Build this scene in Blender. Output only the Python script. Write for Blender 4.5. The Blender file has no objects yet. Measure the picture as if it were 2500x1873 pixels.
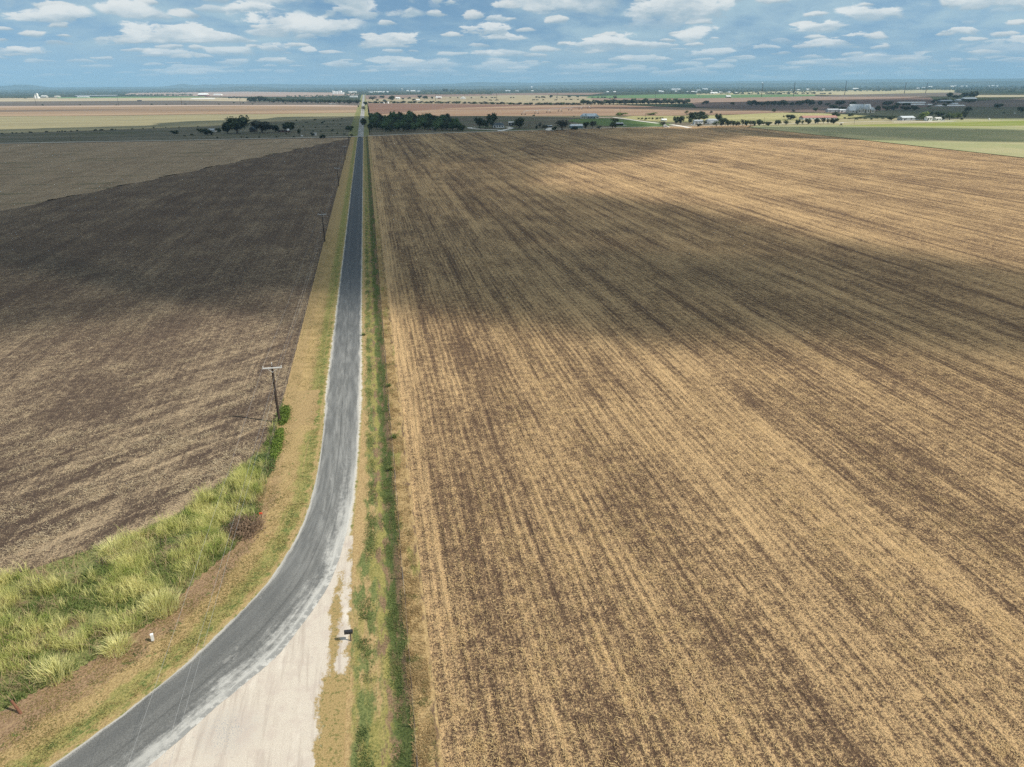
import bpy, bmesh, math, random
import numpy as np
from mathutils import Vector, Matrix

random.seed(7)
rng = np.random.default_rng(11)
R = math.radians
SC = bpy.context.scene
COL = SC.collection

# ------------------------------------------------------------------ camera
FPX, CX, CY, CAMH = 1790.0, 1250.0, 936.5, 45.0      # focal length in px of the 2500 px wide photograph
ROLL = 0.006
VPX, VPY = 888.0, 211.5                               # where the straight road meets the horizon; world +Y runs along the road
_c, _s = math.cos(ROLL), math.sin(ROLL)


def unroll(px, py):
    dx, dy = px - CX, py - CY
    return dx * _c - dy * _s, dx * _s + dy * _c


PITCH = math.atan(-unroll(CX, VPY - ROLL * (CX - VPX))[1] / FPX)
AZ = -math.atan(unroll(VPX, VPY)[0] / (FPX / math.cos(PITCH)))
RV = Vector((math.cos(AZ), -math.sin(AZ), 0))
FH = Vector((math.sin(AZ), math.cos(AZ), 0))
FV = FH * math.cos(PITCH) + Vector((0, 0, -math.sin(PITCH)))
UV_ = FH * math.sin(PITCH) + Vector((0, 0, math.cos(PITCH)))
cd = bpy.data.cameras.new('camera')
cam = bpy.data.objects.new('camera', cd)
COL.objects.link(cam)
cd.sensor_width = 36
cd.lens = 36 * FPX / 2500
cd.clip_start = 0.5
cd.clip_end = 80000
cam.matrix_world = Matrix.Translation((0, 0, CAMH)) @ Matrix(
    (RV * _c - UV_ * _s, RV * _s + UV_ * _c, -FV)).transposed().to_4x4()
SC.camera = cam


def at(px, py, z=0.0):
    """ground point (metres) seen at a place of the 2500 x 1873 photograph"""
    r, u = unroll(px, py)
    d = RV * r - UV_ * u + FV * FPX
    t = (z - CAMH) / d.z
    return Vector((d.x * t, d.y * t, z))


def mpp(px, py):
    """metres per photograph pixel at that ground point"""
    p = at(px, py) - Vector((0, 0, CAMH))
    return p.dot(FV) / FPX


# ------------------------------------------------------------------ world, sun, exposure
SUN_EL = R(47.5)
SUN_H = Vector((0.88, -0.475, 0)).normalized()
SUN_V = SUN_H * math.cos(SUN_EL) + Vector((0, 0, math.sin(SUN_EL)))
world = bpy.data.worlds.new('World')
SC.world = world
world.use_nodes = True


class NT:
    """small helper for wiring shader nodes"""
    def __init__(s, nt):
        s.nt = nt

    def n(s, t, **kw):
        nd = s.nt.nodes.new(t)
        for k, v in kw.items():
            setattr(nd, k, v)
        return nd

    def put(s, sock, v):
        if isinstance(v, bpy.types.NodeSocket):
            s.nt.links.new(v, sock)
        elif v is not None:
            if isinstance(v, (tuple, list)) and len(v) == 3 and sock.type == 'RGBA':
                v = (*v, 1)
            sock.default_value = v

    def m(s, op, a, b=None, c=None, clamp=False):
        nd = s.n('ShaderNodeMath', operation=op, use_clamp=clamp)
        for i, v in enumerate((a, b, c)):
            s.put(nd.inputs[i], v)
        return nd.outputs[0]

    def vm(s, op, a, b=None, out=0):
        nd = s.n('ShaderNodeVectorMath', operation=op)
        s.put(nd.inputs[0], a)
        if b is not None:
            if op == 'SCALE':
                s.put(nd.inputs[3], b)
            else:
                s.put(nd.inputs[1], b)
        return nd.outputs[out]

    def noise(s, vec, scale=1.0, detail=3.0, rough=0.55, dist=0.0, dims='3D'):
        nd = s.n('ShaderNodeTexNoise', noise_dimensions=dims)
        s.put(nd.inputs['Vector'], vec)
        s.put(nd.inputs['Scale'], scale)
        s.put(nd.inputs['Detail'], detail)
        s.put(nd.inputs['Roughness'], rough)
        s.put(nd.inputs['Distortion'], dist)
        return nd.outputs[0]

    def vor(s, vec, scale, out='Distance', rnd=1.0):
        nd = s.n('ShaderNodeTexVoronoi')
        s.put(nd.inputs['Vector'], vec)
        s.put(nd.inputs['Scale'], scale)
        s.put(nd.inputs['Randomness'], rnd)
        return nd.outputs[out]

    def step(s, v, lo, hi, a=0.0, b=1.0):
        nd = s.n('ShaderNodeMapRange', interpolation_type='SMOOTHSTEP')
        s.put(nd.inputs[0], v)
        for i, x in enumerate((lo, hi, a, b)):
            s.put(nd.inputs[i + 1], x)
        return nd.outputs[0]

    def mix(s, f, a, b, mode='MIX'):
        nd = s.n('ShaderNodeMix', data_type='RGBA', blend_type=mode)
        s.put(nd.inputs[0], f)
        s.put(nd.inputs[6], a)
        s.put(nd.inputs[7], b)
        return nd.outputs[2]

    def ramp(s, f, stops):
        nd = s.n('ShaderNodeValToRGB')
        cr = nd.color_ramp
        while len(cr.elements) < len(stops):
            cr.elements.new(0.5)
        for e, (p, c) in zip(cr.elements, stops):
            e.position = p
            e.color = (*c, 1)
        s.put(nd.inputs[0], f)
        return nd.outputs[0]

    def xyz(s, v):
        nd = s.n('ShaderNodeSeparateXYZ')
        s.put(nd.inputs[0], v)
        return nd.outputs

    def comb(s, x, y, z=0.0):
        nd = s.n('ShaderNodeCombineXYZ')
        for i, v in enumerate((x, y, z)):
            s.put(nd.inputs[i], v)
        return nd.outputs[0]


SKY_STRENGTH = 0.09
w = NT(world.node_tree)
world.node_tree.nodes.clear()
sky = w.n('ShaderNodeTexSky', sky_type='NISHITA', sun_disc=False, sun_elevation=SUN_EL,
          sun_rotation=math.atan2(SUN_H.x, SUN_H.y), altitude=200, air_density=1.0, dust_density=0.4, ozone_density=2.0)
dirv = w.vm('NORMALIZE', w.n('ShaderNodeTexCoord').outputs['Generated'])
dx, dy, dz = w.xyz(dirv)
zc = w.m('MAXIMUM', dz, 0.0)
# the sky colour is read a little above each line of sight: thin dust near the ground is the haze object's job
skyv = w.vm('NORMALIZE', w.comb(dx, dy, w.m('ADD', w.m('MULTIPLY', zc, 0.9), 0.16)))
w.put(sky.inputs[0], skyv)


h_ = w.m('ADD', zc, 0.045)
hor = w.vm('NORMALIZE', w.comb(dx, dy, 0.0001))
tang = w.comb(w.m('MULTIPLY', dy, -1.0), dx)
deck = w.vm('SCALE', hor, w.m('MULTIPLY', w.m('POWER', h_, -0.36), 3.7))     # direction carried onto a softened cloud deck
wob = w.n('ShaderNodeTexNoise', noise_dimensions='2D')
w.put(wob.inputs['Vector'], deck)
wob.inputs['Scale'].default_value = 3.0
wob.inputs['Detail'].default_value = 6
wob.inputs['Roughness'].default_value = 0.6
bill = w.vm('SUBTRACT', wob.outputs['Color'], (0.5, 0.5, 0.5))
big = w.noise(w.vm('ADD', deck, (5.3, 1.1, 0)), 0.42, 2, 0.5)
fbm = w.noise(w.vm('ADD', deck, w.vm('SCALE', bill, 0.25)), 2.3, 7, 0.6)
fade = w.step(dz, 0.004, 0.060, 0.10, 1.0)
skyc = w.mix(1.0, sky.outputs[0], (1.0, 1.13, 1.08), 'MULTIPLY')
veil = w.step(w.m('ADD', w.m('MULTIPLY', big, 0.6), w.m('MULTIPLY', fbm, 0.5)), 0.40, 0.70, 0.0, 0.85)
cc = w.mix(w.m('MULTIPLY', veil, fade), skyc, (4.3, 5.9, 6.7))


def cumulus(base, scale, off, few, r0, r1, lum=1.0):
    """one family of cumulus: a flat base, a billowed dome, each cloud with its own size"""
    p = w.vm('ADD', deck, off)
    pw = w.vm('ADD', p, w.vm('SCALE', bill, 0.55 / scale))
    vo = w.n('ShaderNodeTexVoronoi', voronoi_dimensions='2D', feature='F1')
    w.put(vo.inputs['Vector'], p)
    vo.inputs['Scale'].default_value = scale
    vo.inputs['Randomness'].default_value = 0.9
    rnd = w.n('ShaderNodeSeparateColor')
    w.put(rnd.inputs[0], vo.outputs['Color'])
    rr = w.m('DIVIDE', w.m('ADD', r0, w.m('MULTIPLY', rnd.outputs[0], r1 - r0)), scale)
    loc = w.vm('SUBTRACT', pw, vo.outputs['Position'])
    u = w.m('DIVIDE', w.vm('DOT_PRODUCT', loc, tang, out=1), rr)
    v = w.m('DIVIDE', w.m('MULTIPLY', w.vm('DOT_PRODUCT', loc, hor, out=1), -1.0), rr)
    lump = w.m('SUBTRACT', fbm, 0.5)
    d = w.m('SUBTRACT', 1.0, w.m('SQRT', w.m('ADD', w.m('MULTIPLY', u, w.m('MULTIPLY', u, 0.8)), w.m('MULTIPLY', v, w.m('MULTIPLY', v, 1.2)))))
    d = w.m('ADD', d, w.m('MULTIPLY', lump, 2.3))
    d = w.m('ADD', d, w.m('MULTIPLY', w.m('SUBTRACT', big, 0.5), 1.0))
    cv = w.m('MULTIPLY', w.step(d, 0.10, 0.36), w.step(w.m('ADD', v, w.m('MULTIPLY', lump, 0.9)), -0.62, -0.18))
    ve = w.n('ShaderNodeTexVoronoi', voronoi_dimensions='2D', feature='DISTANCE_TO_EDGE')
    w.put(ve.inputs['Vector'], p)
    ve.inputs['Scale'].default_value = scale
    ve.inputs['Randomness'].default_value = 0.9
    cv = w.m('MULTIPLY', cv, w.step(w.m('ADD', ve.outputs['Distance'], w.m('MULTIPLY', lump, 0.30)), 0.02, 0.14))
    cv = w.m('MULTIPLY', cv, w.step(rnd.outputs[1], few, few + 0.08))
    lit = w.step(w.m('ADD', w.m('ADD', v, w.m('MULTIPLY', u, 0.12)), w.m('MULTIPLY', lump, 1.9)), -0.42, 0.55)
    col = w.mix(lit, (3.7 * lum, 5.0 * lum, 5.9 * lum), (7.5 * lum, 8.0 * lum, 8.1 * lum))
    return w.mix(w.m('MULTIPLY', w.m('MULTIPLY', cv, fade), 0.94), base, col)


cc = cumulus(cc, 3.1, (2.1, 7.3, 0), 0.40, 0.25, 0.62, 0.95)
cc = cumulus(cc, 1.7, (9.4, 3.2, 0), 0.36, 0.20, 0.66)
cc = cumulus(cc, 0.85, (4.7, 0.6, 0), 0.30, 0.22, 0.72)
bg = w.n('ShaderNodeBackground')
w.put(bg.inputs[0], cc)
bg.inputs[1].default_value = SKY_STRENGTH
w.put(w.n('ShaderNodeOutputWorld').inputs[0], bg.outputs[0])

sl = bpy.data.lights.new('sun', 'SUN')
sl.energy = 4.6
sl.angle = R(0.5)
sl.color = (1.0, 0.94, 0.83)
so = bpy.data.objects.new('sun', sl)
so.rotation_euler = SUN_V.to_track_quat('Z', 'Y').to_euler()
so.location = (0, 0, 300)
COL.objects.link(so)
SC.view_settings.view_transform = 'Standard'
SC.view_settings.look = 'None'
SC.view_settings.exposure = 0.2
SC.view_settings.gamma = 1.0
SC.view_settings.use_curve_mapping = False
SC.cycles.max_bounces = 6
SC.cycles.transparent_max_bounces = 24
SC.cycles.volume_bounces = 1
SC.cycles.sample_clamp_indirect = 3.0
SC.cycles.use_denoising = False
SC.cycles.caustics_reflective = False
SC.cycles.caustics_refractive = False


# ------------------------------------------------------------------ object helpers
def tag(o, label=None, cat=None, group=None, kind=None):
    if label:
        o['label'] = label
    if cat:
        o['category'] = cat
    if group:
        o['group'] = group
    if kind:
        o['kind'] = kind
    return o


def link(name, me, mat=None, parent=None):
    if mat is not None and not me.materials:
        me.materials.append(mat)
    o = bpy.data.objects.new(name, me)
    COL.objects.link(o)
    if parent is not None:
        o.parent = parent
    return o


def empty(name, loc, rz=0.0, scale=(1, 1, 1)):
    o = bpy.data.objects.new(name, None)
    o.empty_display_size = 0.5
    o.location = loc
    o.rotation_euler = (0, 0, rz)
    o.scale = scale
    COL.objects.link(o)
    return o


def mesh_np(name, verts, faces, uv=None, smooth=False):
    """verts (n,3); faces (m,k) index array"""
    verts = np.asarray(verts, dtype=np.float32)
    faces = np.asarray(faces, dtype=np.int32)
    me = bpy.data.meshes.new(name)
    n, k = faces.shape
    me.vertices.add(len(verts))
    me.vertices.foreach_set('co', verts.ravel())
    me.loops.add(n * k)
    me.loops.foreach_set('vertex_index', faces.ravel())
    me.polygons.add(n)
    me.polygons.foreach_set('loop_start', np.arange(0, n * k, k, dtype=np.int32))
    if smooth:
        me.polygons.foreach_set('use_smooth', np.ones(n, dtype=bool))
    me.update(calc_edges=True)
    if uv is not None:
        l = me.uv_layers.new(name='UVMap')
        l.data.foreach_set('uv', np.asarray(uv, dtype=np.float32)[faces.ravel()].ravel())
    return me


class MB:
    """collects boxes, tubes and polygons into one mesh"""
    def __init__(s):
        s.v, s.f = [], []

    def face(s, *pts):
        b = len(s.v)
        s.v += [tuple(p) for p in pts]
        s.f.append(tuple(range(b, b + len(pts))))

    def box(s, x0, x1, y0, y1, z0, z1):
        b = len(s.v)
        s.v += [(x, y, z) for z in (z0, z1) for (x, y) in ((x0, y0), (x1, y0), (x1, y1), (x0, y1))]
        s.f += [tuple(b + i for i in q) for q in ((3, 2, 1, 0), (4, 5, 6, 7), (0, 1, 5, 4), (1, 2, 6, 5), (2, 3, 7, 6), (3, 0, 4, 7))]
        return s

    def tube(s, pts, rad, n=6, cap=True):
        pts = [Vector(p) for p in pts]
        if not isinstance(rad, (list, tuple)):
            rad = [rad] * len(pts)
        b = len(s.v)
        for i, p in enumerate(pts):
            d = (pts[min(i + 1, len(pts) - 1)] - pts[max(i - 1, 0)]).normalized()
            a = Vector((0, 0, 1)) if abs(d.z) < 0.9 else Vector((1, 0, 0))
            u = d.cross(a).normalized()
            v = u.cross(d)
            for k in range(n):
                t = 2 * math.pi * k / n
                s.v.append(tuple(p + (u * math.cos(t) + v * math.sin(t)) * rad[i]))
        for i in range(len(pts) - 1):
            for k in range(n):
                k2 = (k + 1) % n
                s.f.append((b + i * n + k, b + i * n + k2, b + (i + 1) * n + k2, b + (i + 1) * n + k))
        if cap:
            s.f.append(tuple(b + k for k in range(n - 1, -1, -1)))
            s.f.append(tuple(b + (len(pts) - 1) * n + k for k in range(n)))
        return s

    def gable(s, x0, x1, y0, y1, z0, z1, th=0.25, over=0.4, axis='x', inset=0.0):
        """pitched roof of two slabs; ridge along axis; inset > 0 gives hips"""
        if axis == 'x':
            ym = (y0 + y1) / 2
            a = [(x0 - over, y0 - over, z0), (x1 + over, y0 - over, z0), (x1 + over - inset, ym, z1), (x0 - over + inset, ym, z1)]
            c = [(x0 - over, y1 + over, z0), (x1 + over, y1 + over, z0)]
        else:
            xm = (x0 + x1) / 2
            a = [(x0 - over, y1 + over, z0), (x0 - over, y0 - over, z0), (xm, y0 - over + inset, z1), (xm, y1 + over - inset, z1)]
            c = [(x1 + over, y1 + over, z0), (x1 + over, y0 - over, z0)]
        e = Vector((0, 0, th))
        A = [Vector(p) for p in a]
        C = [Vector(p) for p in c]
        for L in ((A[0], A[1], A[2], A[3]), (C[1], C[0], A[3], A[2]), (A[1], C[1], A[2]), (C[0], A[0], A[3])):
            s.face(*[p + e for p in L])
        for p, q in ((A[0], A[1]), (A[1], C[1]), (C[1], C[0]), (C[0], A[0])):
            s.face(p, q, q + e, p + e)
        s.face(A[0], C[0], C[1], A[1])
        return s

    def mesh(s, name):
        me = bpy.data.meshes.new(name)
        me.from_pydata(s.v, [], s.f)
        me.update()
        return me

    def build(s, name, mat, parent=None):
        return link(name, s.mesh(name), mat, parent)


def vnoise(x, y, scale, seed=0, octaves=1):
    """smooth value noise in numpy, 0..1"""
    out = np.zeros(np.shape(x))
    amp, tot = 1.0, 0.0
    for o in range(octaves):
        g = np.random.default_rng(seed + 97 * o).random((256, 256))
        u, v = np.asarray(x) * scale * 2 ** o, np.asarray(y) * scale * 2 ** o
        iu, iv = np.floor(u).astype(int), np.floor(v).astype(int)
        fu, fv = u - iu, v - iv
        fu, fv = fu * fu * (3 - 2 * fu), fv * fv * (3 - 2 * fv)
        a, b = g[iu % 256, iv % 256], g[(iu + 1) % 256, iv % 256]
        c, d = g[iu % 256, (iv + 1) % 256], g[(iu + 1) % 256, (iv + 1) % 256]
        out = out + amp * ((a * (1 - fu) + b * fu) * (1 - fv) + (c * (1 - fu) + d * fu) * fv)
        tot += amp
        amp *= 0.5
    return out / tot


def inside(px, py, poly):
    r = np.zeros(np.shape(px), bool)
    n = len(poly)
    for i in range(n):
        x0, y0 = poly[i]
        x1, y1 = poly[(i + 1) % n]
        if y0 == y1:
            continue
        c = ((y0 > py) != (y1 > py)) & (px < (x1 - x0) * (py - y0) / (y1 - y0) + x0)
        r ^= c
    return r


def edge_dist(px, py, poly):
    d = np.full(np.shape(px), 1e9)
    n = len(poly)
    for i in range(n):
        ax, ay = poly[i]
        bx, by = poly[(i + 1) % n]
        ex, ey = bx - ax, by - ay
        t = np.clip(((px - ax) * ex + (py - ay) * ey) / (ex * ex + ey * ey + 1e-9), 0, 1)
        d = np.minimum(d, np.hypot(px - ax - t * ex, py - ay - t * ey))
    return d


# ------------------------------------------------------------------ materials
def material(name, fn, rough=0.9, spec=0.2):
    m = bpy.data.materials.new(name)
    m.use_nodes = True
    t = NT(m.node_tree)
    b = m.node_tree.nodes['Principled BSDF']
    b.inputs['Roughness'].default_value = rough
    b.inputs['Specular IOR Level'].default_value = spec
    t.pos = t.n('ShaderNodeNewGeometry').outputs['Position']
    t.b = b
    c = fn(t)
    if c is not None:
        t.put(b.inputs['Base Color'], c)
    return m


def bump(t, h, strength=0.5, dist=0.1):
    nd = t.n('ShaderNodeBump')
    nd.inputs['Strength'].default_value = strength
    nd.inputs['Distance'].default_value = dist
    t.put(nd.inputs['Height'], h)
    t.put(t.b.inputs['Normal'], nd.outputs[0])


def stretched(t, sx, sy):
    return t.vm('MULTIPLY', t.pos, (sx, sy, 0.0))


def plain(name, c, var=0.12, scale=1.5, rough=0.8, spec=0.3, metal=0.0):
    def fn(t):
        co = t.n('ShaderNodeTexCoord').outputs['Object']
        n = t.noise(co, scale, 4, 0.6)
        k = t.m('ADD', t.m('MULTIPLY', n, 2 * var), 1 - var)
        t.b.inputs['Metallic'].default_value = metal
        return t.vm('SCALE', c, k)
    return material(name, fn, rough, spec)


def stubble(name, soil, straw, rows=1.0, amount=0.5, green=None, red=None, head=False, edge=False):
    """tilled ground with chopped straw in passes along +Y; colour only"""
    def fn(t):
        wide = t.noise(stretched(t, 0.16, 0.005), 1, 4, 0.62, 0.3)
        row = t.noise(stretched(t, 0.62, 0.022), 1, 4, 0.6, 0.35)
        furrow = t.noise(stretched(t, 1.9, 0.10), 1, 3, 0.6, 0.2)
        far = t.noise(stretched(t, 0.035, 0.0022), 1, 3, 0.6)
        patch = t.noise(stretched(t, 0.09, 0.05), 1, 5, 0.62)
        clump = t.noise(t.pos, 0.8, 5, 0.7)
        fine = t.noise(t.pos, 4.2, 4, 0.72)
        tiny = t.noise(t.pos, 11.0, 3, 0.75)

        x_, y_, z_ = t.xyz(t.pos)
        xw = t.m('ADD', x_, t.m('MULTIPLY', t.m('SUBTRACT', t.noise(stretched(t, 0.05, 0.05), 1, 2, 0.5), 0.5), 1.2))
        crop = t.m('SINE', t.m('MULTIPLY', xw, 6.2832 / 0.96))
        drill = t.m('POWER', t.m('ABSOLUTE', t.m('SINE', t.m('MULTIPLY', xw, 3.1416 / 5.8))), 6.0)
        rowvar = t.step(t.noise(stretched(t, 0.3, 0.012), 1, 3, 0.6), 0.35, 0.65)

        def dev(n, k):
            return t.m('MULTIPLY', t.m('SUBTRACT', n, 0.5), k)
        mask = t.m('ADD', dev(wide, 0.50 * rows), dev(row, 0.46 * rows))
        mask = t.m('ADD', mask, dev(furrow, 0.46 * rows))
        mask = t.m('ADD', mask, dev(far, 0.55 * rows))
        mask = t.m('ADD', mask, t.m('MULTIPLY', crop, t.m('MULTIPLY', t.m('ADD', 0.2, rowvar), 0.062 * rows)))
        mask = t.m('SUBTRACT', mask, t.m('MULTIPLY', drill, t.m('MULTIPLY', rowvar, 0.16 * rows)))
        mask = t.m('ADD', mask, dev(patch, 0.55))
        mask = t.m('ADD', mask, dev(clump, 0.95))
        if edge:
            mask = t.m('ADD', mask, t.m('MULTIPLY', t.step(t.m('ADD', x_, dev(clump, 2.5)), 5.2, 3.4), 0.20))
        if head:
            x, y, z = t.xyz(t.pos)
            u = t.m('ADD', t.m('MULTIPLY', x, 0.76), t.m('MULTIPLY', y, 0.65))
            v = t.m('ADD', t.m('MULTIPLY', x, -0.65), t.m('MULTIPLY', y, 0.76))
            st = t.noise(t.comb(t.m('MULTIPLY', u, 0.07), t.m('MULTIPLY', v, 0.35)), 1, 5, 0.65, 0.4)
            nearv = t.step(v, 150, 72)
            mask = t.m('ADD', mask, t.m('MULTIPLY', t.m('SUBTRACT', st, 0.47), t.m('MULTIPLY', nearv, 1.9)))
        m2 = t.m('ADD', mask, t.m('ADD', dev(fine, 1.7), dev(tiny, 1.2)))
        f = t.step(m2, 0.14 - amount * 0.6, 0.60 - amount * 0.6)
        so_ = t.vm('SCALE', soil, t.m('ADD', 0.66, t.m('MULTIPLY', clump, 0.6)))
        st_ = t.vm('SCALE', straw, t.m('ADD', 0.62, t.m('MULTIPLY', tiny, 0.76)))
        c = t.mix(f, so_, st_)
        if red:
            c = t.mix(t.step(far, 0.42, 0.7, 0.0, 0.5), c, red)
        if green:
            g = t.step(t.m('ADD', t.noise(stretched(t, 0.02, 0.09), 1, 5, 0.65), dev(clump, 0.25)), 0.56, 0.68)
            c = t.mix(t.m('MULTIPLY', g, 0.75), c, green)
        bump(t, t.m('ADD', t.m('ADD', t.m('MULTIPLY', clump, 0.9), t.m('MULTIPLY', fine, 0.65)), t.m('ADD', t.m('MULTIPLY', furrow, 0.9 * rows), t.m('MULTIPLY', crop, 0.10 * rows))), 1.0, 0.5)
        return c
    return material(name, fn, 0.95, 0.05)


def far_field(name, c1, c2, sx=0.004, sy=0.02, c3=None, spots=0.0, spot_col=(0.035, 0.045, 0.025)):
    def fn(t):
        a = t.noise(stretched(t, sx, sy), 1, 5, 0.6, 0.3)
        b = t.noise(stretched(t, 0.05, 0.12), 1, 4, 0.65)
        f = t.step(t.m('ADD', t.m('MULTIPLY', a, 0.8), t.m('MULTIPLY', b, 0.35)), 0.42, 0.74)
        c = t.mix(f, c1, c2)
        if c3:
            c = t.mix(t.step(t.noise(stretched(t, sx * 0.4, sy * 0.6), 1, 4, 0.6), 0.5, 0.66), c, c3)
        if spots:
            s1 = t.noise(stretched(t, 0.12, 0.07), 1, 4, 0.7)
            c = t.mix(t.step(s1, 0.60 - spots * 0.1, 0.68), c, spot_col)
        bump(t, b, 0.4, 1.0)
        return c
    return material(name, fn, 0.95, 0.05)


def flat_poly(name, pts, z, mat, label=None, kind='structure'):
    me = bpy.data.meshes.new(name)
    me.from_pydata([(p[0], p[1], z) for p in pts], [], [tuple(range(len(pts)))])
    me.update()
    if me.polygons[0].normal.z < 0:
        me.flip_normals()
    o = link(name, me, mat)
    return tag(o, kind=kind, label=label)


def px_poly(name, pxs, z, mat):
    return flat_poly(name, [at(*p) for p in pxs], z, mat)

# ------------------------------------------------------------------ the setting
def mat_ground():
    def fn(t):
        a = t.noise(stretched(t, 0.0006, 0.0011), 1, 6, 0.62, 0.4)
        b = t.noise(stretched(t, 0.004, 0.006), 1, 5, 0.65)
        c = t.mix(t.step(a, 0.42, 0.5), (0.032, 0.046, 0.028), (0.055, 0.062, 0.038))
        c = t.mix(t.step(a, 0.56, 0.63), c, (0.12, 0.10, 0.07))
        return t.mix(t.step(b, 0.5, 0.62), c, (0.03, 0.043, 0.026))
    return material('countryside', fn, 1.0, 0.0)


GX = [-26000, -9000, -3000, -900, 900, 3000, 9000, 26000]
gv, gf = [], []
gy = [-26000, -3000, -300, 600, 2000, 5000, 11000, 26000]
for y in gy:
    for x in GX:
        gv.append((x, y, -0.5))
for j in range(7):
    for i in range(7):
        gf.append((j * 8 + i, j * 8 + i + 1, j * 8 + i + 9, j * 8 + i + 8))
tag(link('ground', mesh_np('ground', gv, gf), mat_ground()), kind='structure')

# near fields
M_right = stubble('straw_field_right', (0.128, 0.082, 0.055), (0.60, 0.405, 0.21), 1.0, 0.57, edge=True)
M_left = stubble('tilled_field_left', (0.112, 0.079, 0.060), (0.46, 0.345, 0.22), 0.45, 0.30, head=True)
M_tan = stubble('stubble_field_left', (0.26, 0.185, 0.12), (0.46, 0.34, 0.22), 0.6, 0.6, green=(0.10, 0.11, 0.055))
flat_poly('right_field', [(1.2, 5), (150, 5), (418, 300), (414, 420), (421, 812), (459, 858), (276, 846), (41, 792), (1.2, 780)], 0.0, M_right)
flat_poly('left_field', [(-420, 0), (-15.6, 0), (-15.6, 737), (-18, 737), (-146, 328), (-420, -535)], 0.0, M_left)
edge_ = [(-146 + 128 * k / 160 + random.gauss(0, 0.8) + 1.8 * math.sin(k * 0.37), 328 + 409 * k / 160) for k in range(161)]
flat_poly('stubble_field', edge_ + [(-18, 752), (-160, 748), (-420, 746), (-900, 742), (-900, -400), (-420, -535)], 0.004, M_tan)


def mat_lightgreen():
    def fn(t):
        a = t.noise(stretched(t, 0.02, 0.012), 1, 5, 0.62)
        b = t.noise(stretched(t, 0.6, 0.15), 1, 4, 0.7)
        c = t.mix(t.step(a, 0.4, 0.62), (0.27, 0.275, 0.14), (0.34, 0.315, 0.175))
        c = t.mix(t.step(b, 0.5, 0.75, 0, 0.5), c, (0.42, 0.37, 0.22))
        bump(t, b, 0.5, 0.3)
        return c
    return material('pale_crop', fn, 0.95, 0.05)


flat_poly('pale_green_field', [(422, 250), (900, 250), (1500, 1010), (1150, 962), (920, 940), (700, 900), (459, 858), (424, 812), (417, 420)], 0.008, mat_lightgreen())


def mat_bright():
    def fn(t):
        a = t.noise(stretched(t, 0.008, 0.03), 1, 4, 0.6)
        return t.mix(t.step(a, 0.4, 0.6), (0.19, 0.22, 0.05), (0.25, 0.26, 0.085))
    return material('lime_grass', fn, 0.95, 0.05)


px_poly('lime_grass_strip', [(2050, 306.5), (2200, 302.5), (2350, 298), (2700, 290), (2700, 305), (2500, 307), (2300, 308.5), (2150, 309)], 0.03, mat_bright())


# verges: grids that follow a shallow roadside profile
def grid(name, xs, ys, zf, mat, smooth=True):
    X, Y = np.meshgrid(xs, ys)
    Z = zf(X, Y)
    v = np.stack([X, Y, Z], -1).reshape(-1, 3)
    nx, ny = len(xs), len(ys)
    i, j = np.meshgrid(np.arange(nx - 1), np.arange(ny - 1))
    b = (j * nx + i).ravel()
    f = np.stack([b, b + 1, b + nx + 1, b + nx], -1)
    return link(name, mesh_np(name, v, f, smooth=smooth), mat)


YS = np.concatenate([np.arange(12, 150, 0.35), np.arange(150, 300, 1.0), np.arange(300, 1100, 5.0)])


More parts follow.
